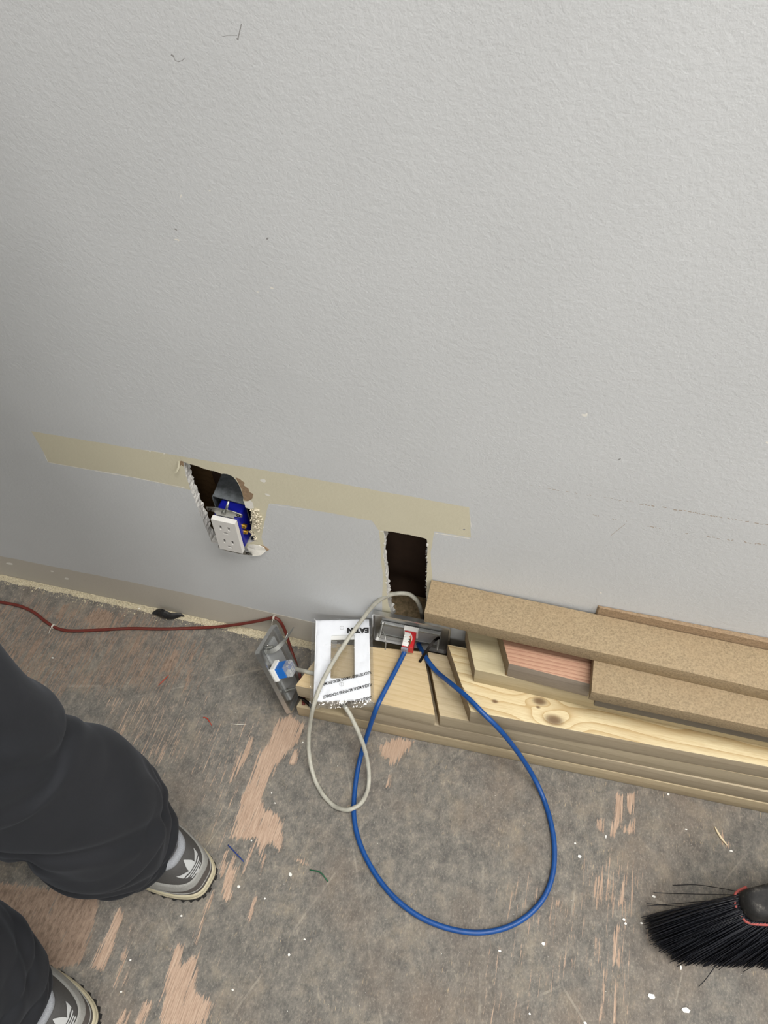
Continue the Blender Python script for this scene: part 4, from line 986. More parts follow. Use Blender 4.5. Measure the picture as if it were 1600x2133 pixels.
# dark grey wire stub under the block
tag((lambda b: b.build('wire_stub', MAT['blacked'], origin=fl(640, 1462, 0.036), smooth=True))((lambda b: (b.tube(catmull([fl(622, 1452, 0.050), fl(632, 1457, 0.044), fl(645, 1468, 0.036), fl(654, 1478, 0.0335)], 6), [0.0018] * 6 + [0.0026] * 13, 10), b)[1])(MB())), 'dark grey wire stub in the gap below the sawn block', 'wire')

# ================================================================== PERSON
MAT['trouser'] = None
tt = NT('charcoal_work_cloth'); v = tt.coord(); w_ = tt.noise(v, 900, 2, 0.5); l_ = tt.noise(v, 9, 3)
MAT['trouser'] = tt.out(tt.ramp(l_, [(0.3, srgb(33, 35, 39)), (0.7, srgb(39, 40, 44))]), 0.82, 0, w_, 0.12, 0.0005, 0.25)
tt.b.inputs['Sheen Weight'].default_value = 0.07; tt.b.inputs['Sheen Roughness'].default_value = 0.4; tt.b.inputs['Sheen Tint'].default_value = (0.55, 0.6, 0.7, 1)
MAT['jacket'] = plain('dark_grey_knit', srgb(58, 60, 66), 0.9, 0, 0.12, 300, 0.2)
MAT['skin'] = plain('skin', srgb(206, 160, 134), 0.5, 0, 0.04, 40)
MAT['hair'] = plain('brown_hair', srgb(58, 42, 32), 0.6, 0, 0.2, 300, 0.4)
MAT['sh_dark'] = plain('shoe_charcoal', srgb(72, 71, 70), 0.75, 0, 0.10, 500, 0.25)
MAT['sh_brown'] = plain('shoe_warm_grey', srgb(86, 81, 78), 0.72, 0, 0.10, 500, 0.25)
MAT['sh_grey'] = plain('shoe_suede_grey', srgb(150, 150, 146), 0.85, 0, 0.12, 400, 0.35)
MAT['sh_mesh'] = plain('shoe_collar_mesh', srgb(142, 145, 150), 0.8, 0, 0.22, 900, 0.6)
MAT['sh_cream'] = plain('cream_midsole', srgb(188, 180, 154), 0.6, 0, 0.06, 200)
MAT['sh_black'] = plain('black_outsole', srgb(26, 26, 27), 0.7, 0, 0.15)
MAT['sh_logo'] = plain('pale_grey_print', srgb(186, 188, 188), 0.5, 0, 0.03)

person = empty('person', (-0.25, -0.46, 0)); tag(person, 'person in charcoal trousers and grey trainers standing at left, seen from behind', 'person')
PO = Vector((-0.25, -0.46, 0))
def outline(u, grow=0.0):
    """plan outline of a trainer, length 0.30 along +x from the heel back at x=0; u in 0..1 round the sole; returns (x, y)"""
    L = 0.300; a = 2 * PI * u
    x = 0.5 - 0.5 * math.cos(a)                                  # 0 heel, 1 toe
    s = math.sin(a)
    wd = 0.0405 + 0.011 * math.exp(-((x - 0.70) / 0.22) ** 2) - 0.006 * math.exp(-((x - 0.42) / 0.15) ** 2)
    sg = 1 if s >= 0 else -1
    y = sg * abs(s) ** 0.62 * wd
    return (x * (L + 2 * grow) - grow, y * (1 + grow / wd))
def upper_pt(u, h, grow=0.0):
    """surface of the upper: u round, h 0 (top of midsole) .. 1 (collar / tongue)"""
    x, y = outline(u); xr_ = x / 0.30; hn = max(h, 0.0)
    hmax = 0.078 * (1 - 1 / (1 + math.exp(-(xr_ - 0.50) / 0.07))) + 0.030 * (1 / (1 + math.exp(-(xr_ - 0.5) / 0.07)))
    hmax = hmax * (1 if xr_ < 0.9 else 1)
    z = 0.025 + (hmax + 0.006) * h
    toe = 1 / (1 + math.exp(-(xr_ - 0.52) / 0.06))
    k = 1 - (0.10 * hn + 0.22 * hn * hn) * (1 - toe) - toe * (0.02 * hn + 0.92 * hn ** 2.6)
    kx = 1 - (0.22 * hn + 0.34 * hn * hn) * (1 - toe) - toe * (0.02 * hn + 0.92 * hn ** 2.6)
    cx = 0.075 * (1 - toe) + 0.20 * toe
    # heel counter bulges, then tucks in under the collar
    bul = (0.0026 + 0.0034 * math.sin(PI * min(1, h * 1.05))) * (1 - toe)
    cxx = x + (cx - x) * (1 - kx) * (0.62 * (1 - toe) + 0.5 * toe); yy2 = y * k
    d = Vector((x - 0.08, y, 0)); d = d.normalized() if d.length > 1e-6 else Vector((0, 0, 0))
    p = Vector((cxx, yy2, z)) + d * bul
    return p
def upper_n(u, h):
    e = 1e-3; a = upper_pt(u + e, h) - upper_pt(u - e, h); b_ = upper_pt(u, min(1, h + e)) - upper_pt(u, h - e)
    n = a.cross(b_)
    if n.length < 1e-12: return Vector((0, 0, 1))
    n.normalize(); c = upper_pt(u, h) - Vector((0.12, 0, 0.05))
    return n if n.dot(c) > 0 else -n
def patch(u0, u1, hlo, hhi, grow, nu=48, nh=12):
    """strip of the upper between height curves hlo(u), hhi(u), raised by grow"""
    V = []; Fq = []
    for i in range(nu + 1):
        u = u0 + (u1 - u0) * i / nu
        for j in range(nh + 1):
            h = hlo(u) + (hhi(u) - hlo(u)) * j / nh
            edge = min(i, nu - i, j, nh - j)
            V.append(upper_pt(u, h) + upper_n(u, h) * (grow if edge > 0 else grow * 0.15))
    for i in range(nu):
        for j in range(nh):
            a = i * (nh + 1) + j; Fq.append((a, a + nh + 1, a + nh + 2, a + 1))
    return V, Fq
def wrapu(u): return (u + 0.5) % 1.0 - 0.5                          # -0.5..0.5, 0 = heel centre
def trainer(loc, ang):
    m = Matrix.Translation(Vector(loc) - PO) @ Matrix.Rotation(ang, 4, 'Z')
    V, Fq = patch(-0.5, 0.5, lambda u: 0.0, lambda u: 1.0, 0.0, 120, 20)
    up = mesh_obj('shoe', V, Fq, MAT['sh_brown'], person, True); up.matrix_local = m; up['label'] = 'grey trainer'
    # tongue / closure
    top = []
    N = 96
    b = MB()
    def ringz(g_, z): return [(*outline(k / N, g_), z) for k in range(N)]
    rings = [ringz(0.0030, 0.010), ringz(0.0048, 0.013), ringz(0.0050, 0.0175), ringz(0.0042, 0.0183), ringz(0.0046, 0.0192), ringz(0.0040, 0.0235), ringz(0.0022, 0.0252), ringz(-0.012, 0.0252)]
    # slight flare at the heel back
    v = [p for rg in rings for p in rg]; f = []
    for j in range(len(rings) - 1):
        for k in range(N): f.append((j * N + k, j * N + (k + 1) % N, (j + 1) * N + (k + 1) % N, (j + 1) * N + k))
    f.append(tuple(range(N))[::-1]); f.append(tuple((len(rings) - 1) * N + k for k in range(N)))
    b.add(v, f); fit(b.build('midsole', MAT['sh_cream'], up), 50)
    b = MB(); rings = [ringz(0.0035, 0.0035), ringz(0.0045, 0.0105), ringz(0.0, 0.0105)]
    v = [p for rg in rings for p in rg]; f = []
    for j in range(2):
        for k in range(N): f.append((j * N + k, j * N + (k + 1) % N, (j + 1) * N + (k + 1) % N, (j + 1) * N + k))
    f.append(tuple(range(N))[::-1]); b.add(v, f)
    for k in range(0, N, 2):
        x, y = outline((k + 0.5) / N, 0.0035); x2, y2 = outline((k + 0.5) / N, -0.010)
        a = math.atan2(y - y2, x - x2); b.box(((x + x2) / 2, (y + y2) / 2, 0.0045), (0.016, 0.0052, 0.009), Matrix.Rotation(a, 3, 'Z'))
    b.build('outsole', MAT['sh_black'], up)
    # lower dark heel wrap stays the base; suede band, heel tab, collar on top of it
    hb = lambda u: 0.36 - 0.30 * min(1, abs(wrapu(u)) / 0.26) ** 1.5
    V, Fq = patch(-0.30, 0.30, lambda u: max(0.03, 0.30 - 0.26 * min(1, abs(wrapu(u)) / 0.24) ** 1.3), lambda u: 0.455 + 0.40 * min(1, abs(wrapu(u)) / 0.26) ** 2, 0.0018, 90, 8)
    mesh_obj('suede_band', V, Fq, MAT['sh_grey'], up, True)
    V, Fq = patch(-0.20, 0.20, lambda u: 0.445 + 0.28 * (abs(wrapu(u)) / 0.20) ** 2, lambda u: 0.86 - 0.10 * (abs(wrapu(u)) / 0.20) ** 2 + 0.0, 0.0012, 70, 10)
    mesh_obj('heel_tab', V, Fq, MAT['sh_dark'], up, True)
    # padded collar
    P = [upper_pt(u, 0.93) + upper_n(u, 0.93) * -0.001 for u in np.linspace(-0.27, 0.27, 61)]
    b = MB(); b.tube(P, 0.0062, 10); b.build('collar', MAT['sh_mesh'], up, True)
    # seam line low on the heel
    P = [upper_pt(u, 0.11) + upper_n(u, 0.11) * 0.0004 for u in np.linspace(-0.16, 0.16, 41)]
    b = MB(); b.tube(P, 0.0006, 6); b.build('seam', MAT['sh_grey'], up, True)
    # three-leaf emblem with stripes, printed on the heel tab
    def leaf(cx, cy, L, w, a, n=14):
        out = []
        for k in range(n + 1):
            t = k / n; out.append((t * L, w * math.sin(PI * t ** 0.85) ))
        for k in range(n - 1, 0, -1):
            t = k / n; out.append((t * L, -w * math.sin(PI * t ** 0.85)))
        return [(cx + x * math.cos(a) - y * math.sin(a), cy + x * math.sin(a) + y * math.cos(a)) for x, y in out]
    S = 0.0235
    us = np.linspace(-0.25, 0.25, 401); pts_ = [upper_pt(float(q), 0.6) for q in us]
    arc = np.concatenate([[0], np.cumsum([(pts_[i + 1] - pts_[i]).length for i in range(400)])]); arc -= arc[200]
    def surf(x, y, lift):      # emblem plane (metres, x right, y up) -> heel surface
        u = float(np.interp(-x, arc, us)); h = 0.575 + y / 0.080; return upper_pt(u, h) + upper_n(u, h) * lift
    polys = [leaf(0, -0.15 * S, 1.0 * S, 0.25 * S, PI / 2), leaf(0.04 * S, -0.15 * S, 1.0 * S, 0.17 * S, PI / 2 - 0.95), leaf(-0.04 * S, -0.15 * S, 1.0 * S, 0.17 * S, PI / 2 + 0.95)]
    bars = [[(-0.70 * S, y0), (0.70 * S, y0), (0.70 * S, y1), (-0.70 * S, y1)] for y0, y1 in ((0.06 * S, 0.12 * S), (-0.07 * S, -0.01 * S), (-0.20 * S, -0.14 * S))]
    low = [leaf(0, 0.1 * S, -0.50 * S, 0.27 * S, PI / 2), leaf(0.03 * S, 0.1 * S, 0.52 * S, 0.2 * S, -PI / 2 + 0.75), leaf(-0.03 * S, 0.1 * S, 0.52 * S, 0.2 * S, -PI / 2 - 0.75)]
    grid = []
    for p in polys + low: grid.append(p)
    vs = []; fs = []; nb = len(grid)
    for p in grid + bars:
        k = len(vs); vs += [Vector(q) for q in p]; fs.append(list(range(k, k + len(p))))
    # refine so the print follows the curved heel
    for xx in np.linspace(-S, S, 15):
        for yy3 in np.linspace(-0.5 * S, S, 12): vs.append(Vector((xx + 1e-5 * yy3, yy3)))
    ov, of, orf = cdt(vs, fs)
    Fq = [f for f, o_ in zip(of, orf) if any(i < nb for i in o_) and not any(i >= nb for i in o_)]
    mesh_obj('emblem', [surf(p.x, p.y, 0.0016) for p in ov], Fq, MAT['sh_logo'], up, True)
    return up
# heel backs: measured on the floor
trainer((-0.1235, -0.3755, 0.0), PI - 0.17)
trainer((-0.1935, -0.5590, 0.0), PI - 0.10)

# trousers: two legs and the seat, one cloth surface
def ringpts(c, ax, r, n, fn, s):
    ax = ax.normalized(); u = Vector((1, 0, 0)); u = (u - ax * u.dot(ax)).normalized(); w = ax.cross(u); out = []
    for k in range(n):
        a = 2 * PI * k / n; out.append(c + (u * math.cos(a) + w * math.sin(a)) * (r * fn(a, s)))
    return out
def ridge(x, sharp=2.0): return 1 - abs(math.sin(x)) ** (1 / sharp)
def leg_mesh(b, rings, seed, n=120, m=150):
    """rings: (centre, radius); fold pattern grows towards the hem"""
    C_ = [Vector(q[0]) for q in rings]; R_ = [q[1] for q in rings]
    Pc = catmull(C_, 24); Rr = []
    for i in range(len(R_) - 1):
        for k in range(24): Rr.append(R_[i] + (R_[i + 1] - R_[i]) * (0.5 - 0.5 * math.cos(PI * k / 24)))
    Rr.append(R_[-1]); M_ = len(Pc); base = len(b.v); rnd = random.Random(seed); o1, o2, o3 = (rnd.uniform(0, 6) for _ in range(3))
    for i, p in enumerate(Pc):
        ax = (Pc[min(i + 1, M_ - 1)] - Pc[max(i - 1, 0)]); hgt = p.z
        def fn(a, s, h=hgt):
            low = math.exp(-((h - 0.05) / 0.11) ** 2); mid = math.exp(-((h - 0.34) / 0.16) ** 2)
            q = 0.0
            # stacked breaks above the shoe
            # stacked breaks above the shoe: rounded rolls with tight valleys between them
            ph = h * 62 + 1.7 * math.sin(a + o1) + 0.9 * math.sin(2 * a + o2)
            q += low * 0.24 * (abs(math.sin(ph)) ** 0.6 - 0.66)
            # creases slanting round the leg: narrow valleys with soft shoulders
            for (kk, sl_, off, am, ex_) in ((1, 10, o3, 0.075, 18), (2, -13, o1, 0.08, 20), (1, -7, o2 + 2, 0.08, 26), (3, 6, o3 + 1, 0.045, 12), (2, 17, o2, 0.075, 24), (1, 24, o1 + 1, 0.075, 34), (2, 30, o3 + 2, 0.06, 26)):
                w2 = kk * a + h * sl_ + off + 0.9 * math.sin(h * 8 + off)
                v2 = (0.5 + 0.5 * math.cos(w2)) ** ex_ - 0.35 * (0.5 + 0.5 * math.cos(w2 + 0.55)) ** (ex_ * 0.7)
                gate = max(0.0, 0.45 + 0.75 * math.sin(h * 19 + off * 3 + a))
                q -= am * v2 * gate * (0.7 + 0.5 * mid)
            q += 0.022 * mnoise.noise(Vector((math.cos(a) * 1.6, math.sin(a) * 1.6, h * 9 + seed)))
            return 1 + q
        b.v += ringpts(p, ax, Rr[i], n, fn, 0)
    for i in range(M_ - 1):
        for k in range(n):
            a = base + i * n + k; c = base + i * n + (k + 1) % n; b.f.append((a, c, c + n, a + n))
    # inner hem roll and top cap
    e = base + (M_ - 1) * n
    k0 = len(b.v); b.v += [Pc[0] + (b.v[base + k] - Pc[0]) * 0.90 + Vector((0, 0, 0.012)) for k in range(n)]
    for k in range(n): b.f.append((base + (k + 1) % n, base + k, k0 + k, k0 + (k + 1) % n))
    b.f.append(tuple(k0 + k for k in range(n))[::-1]); b.f.append(tuple(e + k for k in range(n)))
legdata = [((362, 1748), (275, 1866), 0.068), ((360, 1722), (216, 1862), 0.100), ((352, 1685), (170, 1856), 0.130), ((310, 1615), (105, 1832), 0.19), ((246, 1553), (60, 1790), 0.27), ((140, 1490), (0, 1757), 0.35), ((60, 1425), (-80, 1715), 0.42), ((0, 1385), (-150, 1680), 0.48)]
def ring_from(Up, Lp, z, k=1.0):
    mpx = ((Up[0] + Lp[0]) / 2, (Up[1] + Lp[1]) / 2); c = fl(mpx[0], mpx[1], z); r = math.hypot(Up[0] - Lp[0], Up[1] - Lp[1]) / 2 * depth(c) / FPX
    return c, r * k
rings1 = [ring_from(a, c, z) for a, c, z in legdata]
adj = [(-0.012, 0.012, 0.90), (-0.012, 0.012, 0.86), (-0.008, 0.010, 0.90), (-0.002, 0.006, 0.95), (0, 0.003, 0.98)]
for i_, (ax_, ay_, k_) in enumerate(adj): rings1[i_] = (rings1[i_][0] + Vector((ax_, ay_, 0)), rings1[i_][1] * k_)
top1 = [(Vector((-0.235, -0.405, 0.60)), 0.074), (Vector((-0.255, -0.412, 0.74)), 0.085), (Vector((-0.262, -0.415, 0.88)), 0.092)]
d2 = Vector((-0.070, -0.1835, 0))
rings2 = [(c + d2 * Vector((1, 1, 1)).x, r) for c, r in rings1[:]]
rings2 = [(c + Vector((-0.062 - 0.02 * min(1, c.z), -0.180 + 0.02 * c.z, 0)), r * 0.97) for c, r in rings1]
top2 = [(Vector((-0.262, -0.552, 0.60)), 0.074), (Vector((-0.268, -0.530, 0.74)), 0.085), (Vector((-0.268, -0.522, 0.88)), 0.092)]
b = MB()
leg_mesh(b, rings1 + top1, 3); leg_mesh(b, rings2 + top2, 8)
# seat
def loft(b, rings, n=64):
    base = len(b.v)
    for c, rx, ry in rings:
        for k in range(n):
            a = 2 * PI * k / n; b.v.append(Vector(c) + Vector((rx * math.cos(a), ry * math.sin(a), 0)))
    for i in range(len(rings) - 1):
        for k in range(n): a = base + i * n + k; c2 = base + i * n + (k + 1) % n; b.f.append((a, c2, c2 + n, a + n))
    b.f.append(tuple(base + k for k in range(n))[::-1]); e = base + (len(rings) - 1) * n; b.f.append(tuple(e + k for k in range(n)))
loft(b, [((-0.262, -0.468, 0.80), 0.085, 0.13), ((-0.262, -0.468, 0.86), 0.112, 0.155), ((-0.262, -0.468, 0.93), 0.118, 0.168), ((-0.266, -0.468, 1.00), 0.108, 0.16), ((-0.270, -0.468, 1.05), 0.100, 0.15)])
b.v = [p - PO for p in b.v]
tr = b.build('trousers', MAT['trouser'], person, smooth=True)
md = tr.modifiers.new('remesh', 'REMESH'); md.mode = 'VOXEL'; md.voxel_size = 0.0026; md.use_smooth_shade = True
sm = tr.modifiers.new('smooth', 'SMOOTH'); sm.iterations = 1; sm.factor = 0.5

# upper body (beyond the top left of the picture): continuous body mesh with jacket over it
def skin_mesh(name, verts, edges, radii, root, mat, lv=2, parent=None):
    me = bpy.data.meshes.new(name); me.from_pydata([tuple(Vector(v) - PO) for v in verts], edges, []); me.materials.append(mat)
    o = link(bpy.data.objects.new(name, me), parent); o.modifiers.new('skin', 'SKIN').use_smooth_shade = True
    if not me.skin_vertices: bpy.context.view_layer.update()
    for i, sv in enumerate(me.skin_vertices[0].data): sv.radius = radii[i] if isinstance(radii[i], tuple) else (radii[i], radii[i]); sv.use_root = (i == root)
    s = o.modifiers.new('subd', 'SUBSURF'); s.levels = lv; s.render_levels = lv
    return o
bx0 = -0.268; by0 = -0.468
Vb = []; Eb = []; Rb = []
def av(p, r, par=None):
    Vb.append(p); Rb.append(r); i = len(Vb) - 1
    if par is not None: Eb.append((par, i))
    return i
pel = av((bx0, by0, 0.95), 0.10); ch = av((bx0 - 0.01, by0, 1.15), 0.105, pel); c2 = av((bx0 - 0.01, by0, 1.36), 0.115, ch); nk0 = av((bx0, by0, 1.47), 0.07, c2); nk = av((bx0 - 0.015, by0, 1.55), 0.052, nk0)
hd = av((bx0 - 0.025, by0, 1.63), (0.078, 0.085), nk); hd2 = av((bx0 - 0.03, by0, 1.72), (0.082, 0.095), hd); hd3 = av((bx0 - 0.02, by0, 1.77), 0.05, hd2)
for s, kx, ky in ((1, rings1, 0), (-1, rings2, 0)):
    hip = av((bx0, by0 + s * 0.075, 0.88), 0.075, pel); kc = kx[-1][0]; kn_ = av((kc.x, kc.y, 0.50), 0.052, hip); an = av((kx[1][0].x, kx[1][0].y, 0.10), 0.034, kn_); ft_ = av((kx[1][0].x - 0.03, kx[1][0].y + 0.008, 0.052), 0.026, an)
    av((kx[1][0].x - 0.12, kx[1][0].y + 0.02, 0.048), 0.02, ft_)
    sh = av((bx0 - 0.005, by0 + s * 0.16, 1.40), 0.058, c2); el = av((bx0 - 0.03, by0 + s * 0.235, 1.14), 0.042, sh); wr_ = av((bx0 - 0.20, by0 + s * 0.20, 1.02), 0.028, el)
    pm = av((bx0 - 0.27, by0 + s * 0.19, 0.995), (0.022, 0.036), wr_)
body = skin_mesh('body', Vb, Eb, Rb, pel, MAT['skin'], 2, person)
# hands: separate fingers rooted in the palms
def pb(bb, name, mat): bb.v = [p - PO for p in bb.v]; return bb.build(name, mat, body, True)
for s in (1, -1):
    p0 = Vector((bx0 - 0.285, by0 + s * 0.19, 0.992))
    for k, (dy, L) in enumerate(((-0.027, 0.066), (-0.009, 0.075), (0.009, 0.071), (0.026, 0.056))):
        b = MB(); b.tube(catmull([p0 + Vector((0.01, dy * 0.9, 0)), p0 + Vector((-L * 0.45, dy, 0.002)), p0 + Vector((-L * 0.8, dy * 1.02, -0.016)), p0 + Vector((-L * 0.95, dy, -0.034))], 5), [0.0095] * 12 + [0.008, 0.0075, 0.006, 0.003], 10)
        pb(b, 'finger', MAT['skin'])
    b = MB(); b.tube(catmull([p0 + Vector((0.03, -s * 0.028, -0.004)), p0 + Vector((0.002, -s * 0.050, -0.014)), p0 + Vector((-0.028, -s * 0.056, -0.024))], 5), [0.011] * 8 + [0.009, 0.008, 0.005], 10)
    pb(b, 'thumb', MAT['skin'])
# face and ears, looking towards -x
hx, hz = bx0 - 0.03, 1.685
b = MB(); b.tube([(hx - 0.080, by0, hz + 0.030), (hx - 0.098, by0, hz + 0.002), (hx - 0.106, by0, hz - 0.012), (hx - 0.088, by0, hz - 0.018)], [0.008, 0.011, 0.013, 0.007], 10); pb(b, 'nose', MAT['skin'])
for s in (1, -1):
    b = MB(); b.tube([(hx + 0.012, by0 + s * 0.082, hz + 0.03), (hx + 0.004, by0 + s * 0.091, hz + 0.005), (hx - 0.002, by0 + s * 0.084, hz - 0.022)], [0.006, 0.014, 0.006], 10); pb(b, 'ear', MAT['skin'])
    b = MB(); b.tube([(hx - 0.079, by0 + s * 0.018, hz + 0.014), (hx - 0.081, by0 + s * 0.032, hz + 0.016), (hx - 0.076, by0 + s * 0.046, hz + 0.013)], [0.002, 0.0055, 0.002], 8); pb(b, 'eye', MAT['hair'])
b = MB(); b.tube([(hx - 0.078, by0 - 0.024, hz - 0.046), (hx - 0.087, by0, hz - 0.045), (hx - 0.078, by0 + 0.024, hz - 0.046)], [0.002, 0.004, 0.002], 8); pb(b, 'mouth', MAT['hair'])
b = MB(); n = 24
for j in range(12):
    th = PI * 0.5 * (1 - j / 11) * 1.25 - 0.25
    for k in range(n):
        a = 2 * PI * k / n; face = max(0, -math.cos(a)); tz = max(th, 0.62 * face - 0.05 if face > 0.3 else th)
        rr_ = 1.0; b.v.append(Vector((hx + 0.008 + 0.099 * math.cos(tz) * math.cos(a), by0 + 0.091 * math.cos(tz) * math.sin(a), 1.715 + 0.098 * math.sin(tz))) - PO)
for j in range(11):
    for k in range(n): b.f.append((j * n + k, j * n + (k + 1) % n, (j + 1) * n + (k + 1) % n, (j + 1) * n + k))
b.build('hair', MAT['hair'], person, True)
Vb = []; Eb = []; Rb = []
p0 = av((bx0, by0, 0.955), (0.112, 0.165)); p1 = av((bx0 - 0.005, by0, 1.10), (0.11, 0.15), p0); p2 = av((bx0 - 0.01, by0, 1.27), (0.12, 0.16), p1); p3 = av((bx0 - 0.008, by0, 1.40), (0.105, 0.14), p2); p4 = av((bx0 - 0.005, by0, 1.50), 0.066, p3)
for s in (1, -1):
    sh = av((bx0 - 0.005, by0 + s * 0.165, 1.40), 0.072, p3); el = av((bx0 - 0.03, by0 + s * 0.238, 1.14), 0.056, sh); av((bx0 - 0.185, by0 + s * 0.203, 1.03), 0.042, el)
skin_mesh('jacket', Vb, Eb, Rb, p0, MAT['jacket'], 2, person)

# ================================================================== BROOM
MAT['br_cap'] = None
tq = NT('scuffed_black_plastic'); v = tq.coord(); n1 = tq.noise(v, 70, 6, 0.75); n2 = tq.noise(tq.coord((1, 3, 1)), 200, 3)
MAT['br_cap'] = tq.out(tq.ramp(n1, [(0.42, srgb(20, 20, 20)), (0.56, srgb(34, 33, 32)), (0.66, srgb(78, 75, 70)), (0.8, srgb(130, 126, 118))]), 0.7, 0, n2, 0.1, 0.0005)
MAT['bristle'] = plain('black_bristle', srgb(30, 32, 39), 0.36, 0, 0.35, 400)
MAT['br_red'] = plain('red_rubber_trim', srgb(168, 82, 76), 0.75, 0, 0.12, 200)
zc = 0.085
broom = empty('broom', fl(1640, 1900, 0)); tag(broom, 'black push broom with fanned bristles and red trim, at the right edge', 'broom'); BO = Vector(broom.location)
out_px = [(1533, 1864), (1546, 1858), (1600, 1844), (1680, 1826), (1760, 1818), (1830, 1840), (1840, 1900), (1800, 1926), (1700, 1930), (1600, 1924), (1563, 1922), (1548, 1910), (1537, 1890)]
top_in = 0.86
oc = [fl(*p, zc) for p in out_px]; cc_ = sum(oc, Vector()) / len(oc)
bmx = bmesh.new()
lv_ = [(0.0, 1.0), (0.014, 1.0), (0.022, 0.96), (0.027, 0.86)]
R_ = []
for dz, k in lv_: R_.append([bmx.verts.new(cc_ + (p - cc_) * k + Vector((0, 0, dz)) - BO) for p in oc])
for j in range(len(R_) - 1):
    for k in range(len(oc)): bmx.faces.new((R_[j][k], R_[j][(k + 1) % len(oc)], R_[j + 1][(k + 1) % len(oc)], R_[j + 1][k]))
bmx.faces.new(R_[0][::-1]); bmx.faces.new(R_[-1])
o = bm_obj('cap', bmx, MAT['br_cap'], broom); md = o.modifiers.new('bevel', 'BEVEL'); md.width = 0.004; md.segments = 3; fit(o, 50)
trim = [fl(*p, zc - 0.001) for p in [(1556, 1852), (1540, 1859), (1533, 1868), (1534, 1890), (1546, 1911), (1562, 1923), (1600, 1926), (1700, 1933), (1800, 1929), (1842, 1902)]]
b = MB(); P = catmull(trim, 8)
for i in range(len(P) - 1):
    pass
P = [cc_ + (p - cc_) * 1.0 + ((p - cc_).normalized() * 0.0022) + Vector((0, 0, 0.005)) for p in P]
b.tube([p - BO for p in P], 0.0021, 8, True, lambda a: 0.8 + 0.4 * abs(math.sin(a))); b.build('trim', MAT['br_red'], broom, True)
def bristles():
    r = random.Random(21)
    basep = [Vector(p) for p in [(1540, 1862), (1536, 1876), (1540, 1895), (1550, 1910), (1566, 1920), (1600, 1922), (1660, 1926), (1740, 1926), (1800, 1920)]]
    tipp = [Vector(p) for p in [(1349, 1910), (1354, 1935), (1364, 1967), (1392, 1985), (1408, 2003), (1459, 2010), (1530, 2014), (1640, 2018), (1780, 2016)]]
    b = MB()
    def strand(p0, p1, bow, rad, n=3, seg=6):
        P = []
        for k in range(seg + 1):
            t = k / seg; q = p0.lerp(p1, t); q.z += bow * math.sin(PI * t); P.append(q - BO)
        b.tube(P, [rad] * seg + [rad * 0.6], n, False)
    for i in range(1700):
        t = r.random(); tb_ = lerp_list(basep, t); tt_ = lerp_list(tipp, min(1, max(0, t + r.gauss(0, 0.022))))
        dp = r.random()                                  # 0 top layer .. 1 bottom layer
        ctr = Vector((1690, 1880)); bq = tb_.lerp(ctr, dp * 0.16); 
        p0 = fl(bq.x, bq.y, zc - 0.002 + 0.010 * (1 - dp))
        tipv = tt_.lerp(tb_, r.random() ** 1.5 * 0.20 - 0.035 * r.random() + 0.06 * dp * r.random()) + Vector((r.gauss(0, 5), r.gauss(0, 3)))
        p1 = fl(tipv.x, tipv.y, 0.0015 + 0.028 * (1 - dp) * r.random())
        strand(p0, p1, r.uniform(0.0, 0.008) + 0.006 * (1 - dp), r.uniform(0.0005, 0.00085))
    return b
ob = bristles().build('bristles', MAT['bristle'], broom, True); ob['kind'] = 'stuff'
b = MB()
for pts in ([(1540, 1858, zc), (1500, 1850, .05), (1450, 1843, .02), (1402, 1844, .004)], [(1540, 1864, zc), (1480, 1863, .05), (1400, 1861, .01), (1362, 1859, .003)], [(1536, 1872, zc), (1460, 1878, .04), (1400, 1883, .01), (1349, 1887, .002)],
            [(1536, 1874, zc), (1440, 1888, .03), (1380, 1885, .006), (1348, 1882, .002)], [(1560, 1930, 0.06), (1500, 2000, .03), (1470, 2040, .008), (1456, 2055, .002)], [(1620, 1930, .07), (1580, 2000, .03), (1548, 2025, .003)]):
    b.tube([q - BO for q in catmull([fl(*p) for p in pts], 6)], 0.00045, 4, False)
o = b.build('stray_bristles', MAT['bristle'], broom, True); o['kind'] = 'stuff'
MAT['pole'] = plain('painted_pole', srgb(150, 40, 40), 0.4, 0, 0.05)
b = MB(); hp = cc_ + Vector((0.03, 0.0, 0.03)); b.cyl(hp - BO, Vector((1.08, -0.022, 1.30)) - BO, 0.0115, 20); fit(b.build('handle', MAT['pole'], broom), 40)

# ================================================================== SMALL SCRAPS ON THE FLOOR
MAT['w_scrap'] = plain('white_paint_flake', srgb(240, 238, 232), 0.7, 0, 0.03)
def chip(px, py, w, h, ang, label, group, seed, thick=0.0012):
    r = random.Random(seed); c = fl(px, py, 0); k = 16.5 * 100
    n = 6; poly = []
    for i in range(n):
        a = 2 * PI * i / n + ang; q = r.uniform(0.75, 1.15); poly.append((c.x + q * w / k * math.cos(a) * 0.5, c.y + q * h / k * math.sin(a) * 0.5))
    b = MB(); b.prism(poly, 0.0003, 0.0003 + thick); return tag(b.build('paint_chip', MAT['w_scrap'], origin=(c.x, c.y, 0)), label, 'paint chip', group)
chip(1357, 2076, 17, 9, 0.1, 'oblong white paint chip on the floor below the bristles', 'white chips on the floor', 1)
chip(1427, 2104, 18, 9, 0.3, 'larger white paint chip near the bottom right floor edge', 'white chips on the floor', 2)
